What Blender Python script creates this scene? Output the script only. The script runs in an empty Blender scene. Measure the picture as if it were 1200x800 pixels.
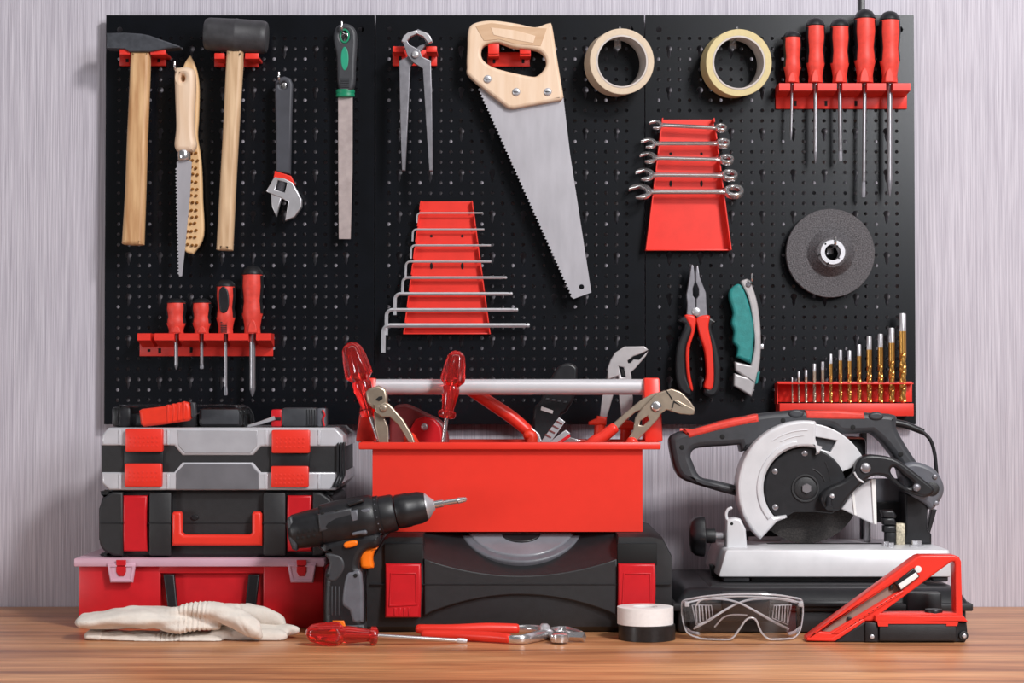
import bpy, bmesh, math, random
from mathutils import Vector, Matrix
random.seed(7)
C = bpy.context.scene
COL = C.collection
PI = math.pi
# ------------------------------------------------------------------ camera, world, lights, exposure
F = 2333.33            # focal length in pixels at 1200 wide (70 mm on 36 mm)
D = 2.953              # camera to the face of the tool boards
Z0 = 0.75              # top of the worktop
CAMZ = Z0 + 0.322
PITCH = math.radians(1.4)
cam_d = bpy.data.cameras.new('camera'); cam = bpy.data.objects.new('camera', cam_d); COL.objects.link(cam)
cam_d.sensor_width = 36; cam_d.lens = 70; cam.location = (0, -D, CAMZ)
cam.rotation_euler = (PI/2 + PITCH, 0, 0); C.camera = cam
w = bpy.data.worlds.new('world'); C.world = w; w.use_nodes = True
w.node_tree.nodes['Background'].inputs[0].default_value = (0.94, 0.96, 1.0, 1)
w.node_tree.nodes['Background'].inputs[1].default_value = 0.14
def area(name, loc, aim, size, power, col=(1, 1, 1)):
    l = bpy.data.lights.new(name, 'AREA'); l.shape = 'RECTANGLE'; l.size = size[0]; l.size_y = size[1]; l.energy = power; l.color = col
    o = bpy.data.objects.new(name, l); COL.objects.link(o); o.location = loc
    o.rotation_euler = (Vector(aim) - Vector(loc)).to_track_quat('-Z', 'Y').to_euler()
    return o
area('key_softbox', (1.3, -2.35, Z0 + 2.15), (0.1, 0, Z0 + 0.35), (0.38, 0.38), 88, (1, 0.985, 0.97))
area('side_softbox', (1.55, -2.85, Z0 + 1.45), (0.5, 0, Z0 + 0.4), (0.8, 0.9), 54, (0.94, 0.96, 1))
area('overhead_softbox', (0.1, -1.5, Z0 + 2.3), (0.1, -0.4, Z0 + 0.2), (2.4, 0.8), 11, (1, 1, 1))
area('left_fill_softbox', (-2.15, -1.9, Z0 + 0.2), (-0.6, 0, Z0 + 0.05), (0.6, 0.6), 17, (0.97, 0.98, 1))
C.view_settings.view_transform = 'Standard'; C.view_settings.look = 'None'; C.view_settings.gamma = 1
C.view_settings.exposure = -0.4; C.view_settings.use_curve_mapping = False

# ------------------------------------------------------------------ helpers: from a place in the photo and a real depth to a point
def ray(px, py):
    a = (px - 600) / F; b = (400 - py) / F
    c, s = math.cos(PITCH), math.sin(PITCH)
    return Vector((a, c - s*b, s + c*b))
def at(px, py, Y):
    d = ray(px, py); t = (Y + D) / d.y
    return Vector((0, -D, CAMZ)) + d * t
def onz(px, py, z=Z0):
    d = ray(px, py); t = (z - CAMZ) / d.z
    return Vector((0, -D, CAMZ)) + d * t
def mpp(Y): return (Y + D) / F          # metres per pixel at a depth
def V(*a): return Vector(a)

class M:
    def __init__(s): s.v = []; s.f = []
    def add(s, v, f):
        n = len(s.v); s.v += [Vector(p) for p in v]; s.f += [tuple(i + n for i in q) for q in f]; return s
    def __add__(s, o):
        r = M(); r.add(s.v, s.f); r.add(o.v, o.f); return r
    def tf(s, mat): s.v = [mat @ p for p in s.v]; return s
def frombm(bm):
    m = M(); bm.verts.index_update()
    m.add([v.co.copy() for v in bm.verts], [[v.index for v in f.verts] for f in bm.faces]); bm.free(); return m
def box(x0, x1, y0, y1, z0, z1, bev=0, seg=2):
    bm = bmesh.new(); bmesh.ops.create_cube(bm, size=1)
    for v in bm.verts:
        v.co = Vector(((x0+x1)/2 + v.co.x*(x1-x0), (y0+y1)/2 + v.co.y*(y1-y0), (z0+z1)/2 + v.co.z*(z1-z0)))
    if bev: bmesh.ops.bevel(bm, geom=bm.edges[:], offset=bev, segments=seg, profile=0.5, affect='EDGES')
    return frombm(bm)
def pbox(px0, py0, px1, py1, Y, th, bev=0, seg=2):       # box whose front face is seen at those pixels
    a = at(px0, py0, Y); b = at(px1, py1, Y)
    return box(min(a.x, b.x), max(a.x, b.x), Y, Y + th, min(a.z, b.z), max(a.z, b.z), bev, seg)
def crom(p, n=6, closed=True):                            # smooth outline; a third value marks a sharp corner
    out = []; N = len(p); R = range(N if closed else N-1)
    for i in R:
        p1, p2 = p[i], p[(i+1) % N]
        p0 = p[i-1] if (closed or i > 0) else p1
        p3 = p[(i+2) % N] if (closed or i+2 < N) else p2
        if len(p1) > 2: p0 = p1
        if len(p2) > 2: p3 = p2
        for k in range(n):
            t = k/n; q = []
            for c in (0, 1):
                a, b, cc, d = p0[c], p1[c], p2[c], p3[c]
                q.append(.5*(2*b + (cc-a)*t + (2*a-5*b+4*cc-d)*t*t + (3*b-a-3*cc+d)*t**3))
            out.append(tuple(q))
    if not closed: out.append(tuple(p[-1][:2]))
    return out
def crom3(p, n=6):
    p = [Vector(q) for q in p]; out = []
    for i in range(len(p)-1):
        a = p[i-1] if i else p[i]; b = p[i]; c = p[i+1]; d = p[i+2] if i+2 < len(p) else p[i+1]
        for k in range(n):
            t = k/n
            out.append(.5*(2*b + (c-a)*t + (2*a-5*b+4*c-d)*t*t + (3*b-a-3*c+d)*t**3))
    out.append(p[-1]); return out
def plate_uv(loops, th, bev, mat):                        # outline (with holes) extruded with rounded edges
    cu = bpy.data.curves.new('tmp', 'CURVE'); cu.dimensions = '2D'; cu.fill_mode = 'BOTH'
    cu.extrude = max(th/2 - bev, 0.00001); cu.bevel_depth = bev; cu.bevel_resolution = 2; cu.offset = -bev
    for lp in loops:
        sp = cu.splines.new('POLY'); sp.points.add(len(lp)-1); sp.use_cyclic_u = True
        for q, pt in zip(lp, sp.points): pt.co = (q[0], q[1], 0, 1)
    ob = bpy.data.objects.new('tmp', cu); me = bpy.data.meshes.new_from_object(ob)
    m = M().add([mat @ v.co for v in me.vertices], [tuple(p.vertices) for p in me.polygons])
    bpy.data.objects.remove(ob); bpy.data.curves.remove(cu); bpy.data.meshes.remove(me); return m
def plate(loops, Y, th, bev=0, sm=0):                     # loops in pixels, front face at depth Y, th metres thick
    if isinstance(loops[0][0], (int, float)): loops = [loops]
    ll = []
    for lp in loops:
        if sm: lp = crom(lp, sm)
        ll.append([(lambda p: (p.x, p.z))(at(q[0], q[1], Y)) for q in lp])
    mat = Matrix(((1, 0, 0, 0), (0, 0, -1, Y + th/2), (0, 1, 0, 0), (0, 0, 0, 1)))
    return plate_uv(ll, th, bev, mat)
def arc(cx, cy, r, a0, a1, n=16, ry=None):
    ry = ry or r
    return [(cx + r*math.cos(math.radians(a0 + (a1-a0)*k/n)), cy - ry*math.sin(math.radians(a0 + (a1-a0)*k/n))) for k in range(n+1)]
def circ(cx, cy, r, n=20, ry=None): return arc(cx, cy, r, 0, 360, n, ry)[:-1]
def zig(p, q, n, h):                                      # toothed edge from p to q, teeth to the left of travel on screen
    out = []; dx, dy = q[0]-p[0], q[1]-p[1]; L = math.hypot(dx, dy); nx, ny = -dy/L*h, dx/L*h
    for k in range(n):
        out.append((p[0]+dx*k/n, p[1]+dy*k/n)); out.append((p[0]+dx*(k+.5)/n+nx, p[1]+dy*(k+.5)/n+ny))
    out.append(q); return out
def frame(a):
    a = Vector(a).normalized(); ref = Vector((0, -1, 0)) if abs(a.y) < 0.9 else Vector((0, 0, 1))
    e1 = (ref - a*ref.dot(a)).normalized(); return a, e1, a.cross(e1)
def lathe(p0, p1, prof, seg=20, lobes=0, la=0.0, arcr=None, s1=1, s2=1, cap=True):
    p0 = Vector(p0); p1 = Vector(p1); L = (p1-p0).length; a, e1, e2 = frame(p1-p0); v = []; f = []
    full = arcr is None; n = seg if full else seg+1
    for t, r in prof:
        for k in range(n):
            ang = 2*PI*k/seg if full else math.radians(arcr[0] + (arcr[1]-arcr[0])*k/seg)
            rr = r*(1 + la*math.cos(lobes*ang)) if lobes else r
            v.append(p0 + a*(t*L) + e1*(rr*math.cos(ang)*s1) + e2*(rr*math.sin(ang)*s2))
    for i in range(len(prof)-1):
        for k in range(seg):
            k2 = (k+1) % n
            f.append((i*n+k, i*n+k2, (i+1)*n+k2, (i+1)*n+k))
    if cap and full:
        f.append(tuple(range(n))[::-1]); f.append(tuple((len(prof)-1)*n + k for k in range(n)))
    return M().add(v, f)
def ring(p0, p1, ro, ri, seg=48, bev=0.0006):             # hollow roll
    p = [(0, ri), (0, ro-bev), (bev*20, ro), (1-bev*20, ro), (1, ro-bev), (1, ri), (0, ri)]
    return lathe(p0, p1, p, seg, cap=False)
def tube(pts, r, seg=10, s1=1, s2=1, rnd=0):
    pts = [Vector(p) for p in pts]; n = len(pts); rr = list(r) if isinstance(r, (list, tuple)) else [r]*n
    if len(rr) != n:
        rr = [rr[0] + 0 if len(rr) == 1 else rr[min(int(i/(n-1)*(len(rr)-1)), len(rr)-2)]*(1-((i/(n-1)*(len(rr)-1)) - min(int(i/(n-1)*(len(rr)-1)), len(rr)-2))) + rr[min(int(i/(n-1)*(len(rr)-1)), len(rr)-2)+1]*((i/(n-1)*(len(rr)-1)) - min(int(i/(n-1)*(len(rr)-1)), len(rr)-2)) for i in range(n)]
    if rnd:
        d0 = (pts[0]-pts[1]).normalized(); d1 = (pts[-1]-pts[-2]).normalized(); r0, r1 = rr[0]*rnd, rr[-1]*rnd
        A = [(pts[0]+d0*r0*c, rr[0]*s) for c, s in ((1, .15), (.87, .5), (.5, .87))]
        B = [(pts[-1]+d1*r1*c, rr[-1]*s) for c, s in ((.5, .87), (.87, .5), (1, .15))]
        pts = [p for p, _ in A] + pts + [p for p, _ in B]; rr = [q for _, q in A] + rr + [q for _, q in B]; n = len(pts)
    v = []; f = []; a, e1, e2 = frame(pts[1]-pts[0]); pa = a
    for i in range(n):
        t = (pts[min(i+1, n-1)] - pts[max(i-1, 0)]).normalized()
        q = pa.rotation_difference(t); e1 = q @ e1; e2 = q @ e2; pa = t
        for k in range(seg):
            an = 2*PI*k/seg; v.append(pts[i] + e1*(rr[i]*math.cos(an)*s1) + e2*(rr[i]*math.sin(an)*s2))
    for i in range(n-1):
        for k in range(seg): f.append((i*seg+k, i*seg+(k+1) % seg, (i+1)*seg+(k+1) % seg, (i+1)*seg+k))
    f.append(tuple(range(seg))[::-1]); f.append(tuple((n-1)*seg+k for k in range(seg)))
    return M().add(v, f)
def ptube(pp, Y, rpx, seg=10, n=6, **k):
    pts = [at(p[0], p[1], p[2] if len(p) > 2 else Y) for p in pp]
    if n: pts = crom3(pts, n)
    return tube(pts, [x*mpp(Y) for x in rpx] if isinstance(rpx, (list, tuple)) else rpx*mpp(Y), seg, **k)
def knob(px, py, Y, rpx, h, seg=16, dome=True):           # bolt or button facing the viewer
    c = at(px, py, Y); r = rpx*mpp(Y)
    pr = [(0, r), (.6, r), (.85, r*.85), (1, r*.5)] if dome else [(0, r), (.85, r), (1, r*.9)]
    return lathe(c, c + V(0, -h, 0), pr, seg)
def hexbolt(px, py, Y, rpx, h): return knob(px, py, Y, rpx, h, 6, False)

# ------------------------------------------------------------------ materials
def lin(c):
    return tuple(((x/255)/12.92 if x/255 <= .04045 else ((x/255+.055)/1.055)**2.4) for x in c) + (1,)
def mat(name, rgb, rough=.45, metal=0, vary=(30, .12), bump=None, trans=0, ior=1.45, coat=0, stretch=None, rgb2=None, spec=.5):
    m = bpy.data.materials.new(name); m.use_nodes = True; nt = m.node_tree; N = nt.nodes; L = nt.links
    b = N['Principled BSDF']; b.inputs['Roughness'].default_value = rough; b.inputs['Metallic'].default_value = metal
    b.inputs['Transmission Weight'].default_value = trans; b.inputs['IOR'].default_value = ior
    b.inputs['Coat Weight'].default_value = coat; b.inputs['Coat Roughness'].default_value = .15
    b.inputs['Specular IOR Level'].default_value = spec
    tc = N.new('ShaderNodeTexCoord'); mp = N.new('ShaderNodeMapping'); L.new(tc.outputs['Object'], mp.inputs[0])
    if stretch: mp.inputs['Scale'].default_value = stretch
    nz = N.new('ShaderNodeTexNoise'); nz.inputs['Scale'].default_value = vary[0]; nz.inputs['Detail'].default_value = 5
    L.new(mp.outputs[0], nz.inputs['Vector'])
    rp = N.new('ShaderNodeValToRGB'); c = lin(rgb)
    c2 = lin(rgb2) if rgb2 else tuple(x*(1+vary[1]) for x in c[:3]) + (1,)
    c1 = c if rgb2 else tuple(x*(1-vary[1]) for x in c[:3]) + (1,)
    rp.color_ramp.elements[0].color = c1; rp.color_ramp.elements[1].color = c2
    rp.color_ramp.elements[0].position = .32; rp.color_ramp.elements[1].position = .68
    L.new(nz.outputs['Fac'], rp.inputs[0]); L.new(rp.outputs[0], b.inputs['Base Color'])
    if bump:
        n2 = N.new('ShaderNodeTexNoise'); n2.inputs['Scale'].default_value = bump[0]; n2.inputs['Detail'].default_value = 4
        L.new(mp.outputs[0], n2.inputs['Vector'])
        bp = N.new('ShaderNodeBump'); bp.inputs['Strength'].default_value = bump[1]; bp.inputs['Distance'].default_value = .001
        L.new(n2.outputs['Fac'], bp.inputs['Height']); L.new(bp.outputs[0], b.inputs['Normal'])
    return m
RED = mat('red_plastic', (230, 54, 40), .34, vary=(60, .015))
REDG = mat('red_metal_rack', (228, 52, 40), .42, vary=(40, .06))
REDM = mat('red_matte', (198, 30, 38), .36, vary=(50, .06), spec=.35)
REDR = mat('red_rubber', (220, 66, 54), .5, vary=(150, .1), bump=(900, .15))
GLASSR = mat('clear_red_plastic', (255, 58, 54), .05, trans=.86, ior=1.45, vary=(50, .05), coat=.6)
BLK = mat('black_plastic', (30, 30, 33), .38, vary=(80, .2), bump=(900, .12))
BLK2 = mat('black_grained_plastic', (25, 25, 28), .52, vary=(120, .2), bump=(1400, .3), spec=.7)
DGR = mat('dark_grey_plastic', (58, 59, 63), .45, vary=(90, .12), bump=(1200, .15))
GRYP = mat('grey_plastic', (98, 99, 106), .42, vary=(90, .1))
BOARD = mat('black_powder_coat', (7, 9, 15), .27, vary=(25, .25))
STEEL = mat('brushed_steel', (200, 198, 202), .34, .6, vary=(60, .08))
BLADE = mat('saw_blade_steel', (184, 181, 187), .38, .4, vary=(20, .08), stretch=(3, 1, .7))
CHROME = mat('chrome', (212, 209, 210), .22, .85, vary=(40, .04))
GREYM = mat('grey_cast_metal', (182, 177, 178), .4, .3, vary=(60, .08))
DSTEEL = mat('dark_steel', (138, 136, 142), .42, .6, vary=(80, .15), bump=(500, .1))
SHAFT = mat('polished_shaft', (168, 164, 168), .3, .75, vary=(60, .05))
IRON = mat('forged_iron', (74, 76, 82), .45, .35, vary=(120, .2), bump=(700, .2))
TAN = mat('nickel_steel', (176, 160, 142), .38, .75, vary=(70, .1))
ALU = mat('silver_paint', (212, 211, 214), .34, .08, vary=(40, .05))
WOODH = mat('ash_wood', (176, 126, 82), .5, vary=(14, .2), rgb2=(220, 180, 134), stretch=(9, 9, .7), bump=(60, .1))
WOODM = mat('pale_ash_wood', (186, 150, 114), .5, vary=(14, .2), rgb2=(222, 190, 154), stretch=(9, 9, .7), bump=(60, .1))
WOODP = mat('pale_beech_wood', (220, 188, 158), .48, vary=(14, .1), rgb2=(230, 203, 178), stretch=(8, 8, .8), bump=(60, .08))
WOODSHADE = mat('shaded_beech_wood', (196, 158, 124), .5, vary=(14, .1), rgb2=(206, 172, 140), stretch=(2, 8, 8))  # handle wood with the chamfer's shade put into its colour
WOODB = mat('brush_wood', (222, 180, 130), .5, vary=(14, .1), rgb2=(232, 194, 148), stretch=(9, 9, .7))
BRASS = mat('brass_bristle', (150, 98, 40), .5, .3, vary=(200, .3))
GOLD = mat('titanium_gold', (204, 152, 80), .3, .85, vary=(60, .1))
RUB = mat('black_rubber', (58, 57, 60), .5, vary=(60, .25), bump=(500, .25))
WRUB = mat('grey_rubber_grip', (66, 67, 74), .5, vary=(40, .15), bump=(600, .12))
TEAL = mat('teal_rubber', (40, 130, 128), .5, vary=(90, .15), bump=(500, .25))
GREEN = mat('green_plastic', (22, 128, 92), .4, vary=(40, .08))
TEAL2 = mat('mint_plastic', (40, 150, 118), .4, vary=(40, .08))
TAPE = mat('masking_tape', (206, 186, 162), .6, vary=(200, .05))
TAPE2 = mat('yellowed_tape', (204, 186, 136), .5, vary=(200, .05))
CORE = mat('paper_core', (196, 186, 180), .5, vary=(80, .08))
ABR = mat('abrasive', (84, 81, 84), .75, vary=(520, .6), bump=(520, .9))
ABRD = mat('abrasive_blade', (44, 40, 39), .75, vary=(500, .5), bump=(700, .5))
ORANGE = mat('orange_plastic', (246, 120, 16), .4, vary=(50, .06))
REDO = mat('orange_red_plastic', (226, 52, 28), .45, vary=(60, .07))
FROST = mat('frosted_clear_plastic', (226, 225, 231), .16, trans=.35, coat=.5, vary=(30, .05))
FROST2 = mat('smoky_clear_plastic', (196, 195, 201), .2, trans=.3, coat=.5, vary=(30, .08))
PINK = mat('frosted_lid_plastic', (238, 190, 208), .3, trans=.3, vary=(30, .05))
CLEAR = mat('clear_polycarbonate', (250, 250, 252), .03, trans=1, ior=1.42, vary=(30, .01))
CLEARR = mat('polished_clear_rim', (238, 236, 240), .12, trans=.55, ior=1.45, vary=(30, .02), coat=.5)
WHITE = mat('white_plastic', (236, 234, 232), .45, vary=(40, .04))
TWHITE = mat('white_tape', (236, 232, 230), .45, vary=(200, .03))
TBLK = mat('black_tape', (34, 33, 34), .3, vary=(200, .2))
GLOVE = mat('glove_cloth', (220, 211, 201), .85, vary=(45, .09), bump=(420, .5))
RULER = mat('worn_ruler', (138, 118, 108), .5, vary=(40, .15))
HOLE = mat('recess_shade_and_marks', (8, 8, 9), .7, vary=(40, .1))  # near-black paints the shade inside holes and slots; also colours scale marks

# ------------------------------------------------------------------ objects
def mesh_obj(name, m, material, org):
    me = bpy.data.meshes.new(name); me.from_pydata([tuple(p - org) for p in m.v], [], m.f)
    bm = bmesh.new(); bm.from_mesh(me); bmesh.ops.recalc_face_normals(bm, faces=bm.faces[:]); bm.to_mesh(me); bm.free()
    me.polygons.foreach_set('use_smooth', [True]*len(me.polygons)); me.set_sharp_from_angle(angle=math.radians(38))
    me.materials.append(material); o = bpy.data.objects.new(name, me); COL.objects.link(o); return o
class Thing:
    def __init__(s, name, label, cat, group=None): s.n, s.l, s.c, s.g = name, label, cat, group; s.ps = []
    def p(s, name, m, material, parent=None, label=None, kind=None):
        s.ps.append((name, m, material, parent, label, kind)); return len(s.ps)-1
    def done(s):
        vs = [v for p in s.ps for v in p[1].v]
        lo = [min(v[i] for v in vs) for i in range(3)]; hi = [max(v[i] for v in vs) for i in range(3)]
        org = V((lo[0]+hi[0])/2, (lo[1]+hi[1])/2, lo[2]); made = []
        if len(s.ps) == 1:
            root = mesh_obj(s.n, s.ps[0][1], s.ps[0][2], org)
        else:
            root = bpy.data.objects.new(s.n, None); root.empty_display_size = .02; COL.objects.link(root)
            for name, m, material, par, lab, kind in s.ps:
                o = mesh_obj(name, m, material, org); made.append(o)
                o.parent = made[par] if par is not None else root
                if lab: o['label'] = lab
                if kind: o['kind'] = kind
        root.location = org; root['label'] = s.l; root['category'] = s.c
        if s.g: root['group'] = s.g
        return root
def struct(name, m, material):
    o = mesh_obj(name, m, material, V(0, 0, 0)); o['kind'] = 'structure'; return o
def one(name, label, cat, m, material, group=None):
    t = Thing(name, label, cat, group); t.p(name, m, material); return t.done()

# ------------------------------------------------------------------ setting
YW = 0.0225
WALL = mat('ribbed_wallpaper', (170, 163, 174), .6, vary=(30, .08), rgb2=(206, 200, 209), stretch=(24, 1, .3), bump=(24, 1))
struct('wall_back', box(-3, 3, YW, YW+.1, 0, 2.8), WALL)
FLOORM = mat('grey_floor', (120, 116, 112), .6)
struct('floor', box(-3, 3, -4, YW, -.05, 0), FLOORM)
DESK = bpy.data.materials.new('oiled_wood_top'); DESK.use_nodes = True
def desk_nodes(nt):
    N = nt.nodes; L = nt.links; b = N['Principled BSDF']; b.inputs['Roughness'].default_value = .36
    tc = N.new('ShaderNodeTexCoord')
    def noise(sc, scale, det):
        mp = N.new('ShaderNodeMapping'); mp.inputs['Scale'].default_value = sc; L.new(tc.outputs['Object'], mp.inputs[0])
        n = N.new('ShaderNodeTexNoise'); n.inputs['Scale'].default_value = scale; n.inputs['Detail'].default_value = det
        n.inputs['Distortion'].default_value = .4; L.new(mp.outputs[0], n.inputs['Vector']); return n
    a = noise((.9, 9, 9), 2.2, 4); g = noise((3, 70, 70), 3, 6)
    r = N.new('ShaderNodeValToRGB'); e = r.color_ramp.elements
    e[0].position = .3; e[0].color = lin((140, 86, 56)); e[1].position = .66; e[1].color = lin((220, 160, 112))
    x = e.new(.48); x.color = lin((194, 132, 88)); L.new(a.outputs['Fac'], r.inputs[0])
    r2 = N.new('ShaderNodeValToRGB'); r2.color_ramp.elements[0].color = (.62, .56, .52, 1); r2.color_ramp.elements[1].color = (1.08, 1.08, 1.08, 1)
    r2.color_ramp.elements[0].position = .34; r2.color_ramp.elements[1].position = .56; L.new(g.outputs['Fac'], r2.inputs[0])
    mx = N.new('ShaderNodeMix'); mx.data_type = 'RGBA'; mx.blend_type = 'MULTIPLY'; mx.inputs[0].default_value = .8
    L.new(r.outputs[0], mx.inputs[6]); L.new(r2.outputs[0], mx.inputs[7]); L.new(mx.outputs[2], b.inputs['Base Color'])
    bp = N.new('ShaderNodeBump'); bp.inputs['Strength'].default_value = .12; bp.inputs['Distance'].default_value = .001
    L.new(g.outputs['Fac'], bp.inputs['Height']); L.new(bp.outputs[0], b.inputs['Normal'])
desk_nodes(DESK.node_tree)
t = Thing('workbench', 'long brown wooden workbench top that carries all the boxes', 'workbench')
t.p('worktop', box(-1.3, 1.3, -.85, YW-.001, Z0-.04, Z0, .003), DESK)
for x in (-1.2, 1.12):
    for y in (-.8, -.1): t.p('leg', box(x, x+.08, y, y+.08, 0, Z0-.04, .004), DESK)
t.done()
a = at(1006, 0, YW); b2 = at(1013, 0, YW)
struct('trim_1', box(a.x, b2.x, YW-.0065, YW+.001, Z0, 1.9, .002), BLK)

# ------------------------------------------------------------------ perforated boards
def panel_mesh():
    s = mpp(0); P = 12.15*s; W = 316*s; H = 481*s; v = []; f = []; dep = .0014
    def quad(x0, x1, z0, z1):
        n = len(v); v.extend([(x0, 0, z0), (x1, 0, z0), (x1, 0, z1), (x0, 0, z1)]); f.append((n, n+1, n+2, n+3))
    X0 = 15.6*s - P/2; ZT = H - 27.5*s + P/2
    def cell(cx, cz, x0, x1, z0, z1, rad, n):
        angs = sorted(set([round(2*PI*k/n, 5) for k in range(n)] + [round(math.atan2(zz-cz, xx-cx) % (2*PI), 5) for xx in (x0, x1) for zz in (z0, z1)]))
        b = len(v); K = len(angs)
        for a in angs:
            c, si = math.cos(a), math.sin(a)
            tx = (x1-cx)/c if c > 1e-9 else ((x0-cx)/c if c < -1e-9 else 9); tz = (z1-cz)/si if si > 1e-9 else ((z0-cz)/si if si < -1e-9 else 9)
            d = min(tx, tz); r = rad(c, si)
            v.extend([(cx+c*d, 0, cz+si*d), (cx+c*r, 0, cz+si*r), (cx+c*r, dep, cz+si*r)])
        for k in range(K):
            i, j = b+3*k, b+3*((k+1) % K); f.append((i, j, j+1, i+1)); f.append((i+1, j+1, j+2, i+2))
    hr = 2.15*s; kr = 3.7*s; kw = 2.0*s; kl = 12.5*s
    for c in range(24):
        for r in range(36):
            x0 = X0 + c*P; z1 = ZT - r*P
            if c % 3 == 1 and r % 4 == 1:
                cell(x0+P/2, z1-P/2, x0, x0+P, z1-2*P, z1, lambda co, si: max(kr, min(kw/max(abs(co), 1e-6), kl/max(-si, 1e-6)) if si < 0 else 0), 24)
            elif c % 3 == 1 and r % 4 == 2: pass
            else: cell(x0+P/2, z1-P/2, x0, x0+P, z1-P, z1, lambda co, si: hr, 8)
    x1 = X0 + 24*P; z0 = ZT - 36*P
    quad(0, X0, 0, H); quad(x1, W, 0, H); quad(X0, x1, 0, z0)
    # top margin with a mounting hole at each end
    hx = [16*s, W-16*s]; zc = H-17*s; e = 4.42*s
    quad(X0, x1, ZT, zc-e); quad(X0, x1, zc+e, H)
    xs = X0
    for h in hx:
        a, b = max(h-e, X0), min(h+e, x1)
        if a > xs: quad(xs, a, zc-e, zc+e)
        cell(h, zc, a, b, zc-e, zc+e, lambda co, si: 3.3*s, 14); xs = b
    if xs < x1: quad(xs, x1, zc-e, zc+e)
    fl = .009                                              # folded edges
    n = len(v); v.extend([(0, 0, 0), (W, 0, 0), (W, 0, H), (0, 0, H), (0, fl, 0), (W, fl, 0), (W, fl, H), (0, fl, H)])
    f.extend([(n, n+1, n+5, n+4), (n+1, n+2, n+6, n+5), (n+2, n+3, n+7, n+6), (n+3, n, n+4, n+7)])
    me = bpy.data.meshes.new('pegboard_panel'); me.from_pydata(v, [], f); me.materials.append(BOARD); return me
pm = panel_mesh()
for px, lab in ((122, 'black perforated panel behind the hammer and mallet, leftmost of three'),
                (439.5, 'middle black perforated panel behind the wooden-handled hand saw'),
                (757, 'black perforated panel behind the grinding disc, rightmost of three')):
    o = bpy.data.objects.new('pegboard_panel', pm); COL.objects.link(o); o.location = at(px, 497, 0)
    o['label'] = lab; o['category'] = 'pegboard'; o['group'] = 'black pegboard panels on the wall'

# ------------------------------------------------------------------ red hooks and wire pegs
def red_hook(label, x0, x1, y0, y1, l1, r0, yl=None):
    t = Thing('tool_hook', label, 'hook', 'red hooks on the pegboard')
    t.p('back_plate', pbox(x0+4, y0+4, x1-3, y1, -.0035, .003, .0008), REDG)
    for a, b, lab in ((x0, l1, 0), (r0, x1, 0)):
        t.p('prong', pbox(a, y0+3, b, y0+7, -.05, .047, .0012) + pbox(a, y0, b, y0+7, -.052, .005, .0012) + pbox(a, y0+6, b, y1, -.012, .009, .001), REDG)
    for x in (x0+9, x1-8): t.p('slot', pbox(x-1.6, y1-11, x+1.6, y1-4, -.0126, .004), HOLE)
    t.done()
red_hook('red double hook under the iron hammer head', 140, 194, 57, 77, 152, 176)
red_hook('red double hook under the black mallet head', 251, 303, 62, 78, 263, 287)
red_hook('red double hook behind the hanging pincers', 460, 512, 54, 77, 474, 499)
t = Thing('tool_hook', 'red double hook inside the hand saw handle', 'hook', 'red hooks on the pegboard')
t.p('back_plate', pbox(571, 61, 621, 78, -.006, .005, .001), REDG)
for a, b, y in ((572, 585, 48), (609, 622, 51)):
    t.p('prong', pbox(a, y+6, b, 66, -.034, .03, .001) + pbox(a, y, b, 63, -.037, .004, .0012), REDG)
for x in (579, 613): t.p('slot', pbox(x-1.5, 67, x+1.5, 74, -.0066, .002), HOLE)
t.done()
def peg(label, x, y, L=.05):
    a = at(x, y, 0.004); p = [a, V(a.x, -L*.4, a.z), V(a.x, -L+.008, a.z), V(a.x, -L, a.z+.004), V(a.x, -L-.001, a.z+.012)]
    t = Thing('wire_peg', label, 'peg', 'wire pegs in the pegboard')
    t.p('wire', tube(crom3(p, 4), .0016, 8, rnd=1), CHROME)
    t.p('foot', pbox(x-4, y-3, x+4, y+7, -.0015, .001, .0004), CHROME); t.done()
peg('wire peg through the pale saw and brush handles', 213, 90, .058)
peg('wire peg through the adjustable wrench', 331, 100, .04)
peg('wire peg through the file handle', 403.5, 42, .04)
peg('wire peg holding the whitish tape roll', 724, 50, .05)
peg('wire peg holding the yellowish tape roll', 859, 50, .05)
peg('wire peg through the grinding disc', 973, 291, .045)
peg('wire peg through the teal knife', 877, 333, .04)

# ------------------------------------------------------------------ hanging tools
t = Thing('hammer', 'machinist hammer with iron head and long brown wooden handle', 'hammer')
t.p('head', plate([(124.5, 38.5), (146, 38), (165, 39.3), (174, 41), (210, 53.5), (211, 55.6), (195, 57), (176, 60.5), (151, 60.5), (146, 57), (124.5, 56.5)], -.056, .026, .002), IRON)
t.p('handle', plate([(152.5, 60, 1), (151.4, 82), (150.2, 112), (148, 159), (145.5, 225), (142, 282, 1), (144, 286), (165, 287), (167.5, 285, 1), (169.6, 223), (171.6, 159), (174.4, 90), (174.8, 60, 1)], -.053, .02, .006, 5), WOODH)
t.done()
t = Thing('wire_brush', 'long wooden wire brush hanging behind the drywall saw', 'brush')
t.p('handle', plate([(222.6, 64.5, 1), (229, 78), (232.8, 101), (232.2, 137), (231, 159), (234.5, 182), (236.2, 205), (237, 234), (238.2, 276), (226, 297.5, 1), (214, 289), (211, 240), (208, 180), (210, 130), (212, 90), (216, 74)], -.022, .013, .003, 5), WOODB)
br = M(); random.seed(3)
for r in range(14):
    for c in range(3):
        y = 180 + r*8.2; x = 219.5 + c*5.2 + (r % 2)*1.5 - (0 if r < 9 else 1)
        if x < 235: br += knob(x + random.uniform(-.5, .5), y + random.uniform(-.8, .8), -.021, 1.7, .005, 7)
t.p('bristles', br, BRASS, kind='stuff'); t.done()
t = Thing('drywall_saw', 'narrow jab saw with pale wooden handle and steel ferrule', 'saw')
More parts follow.
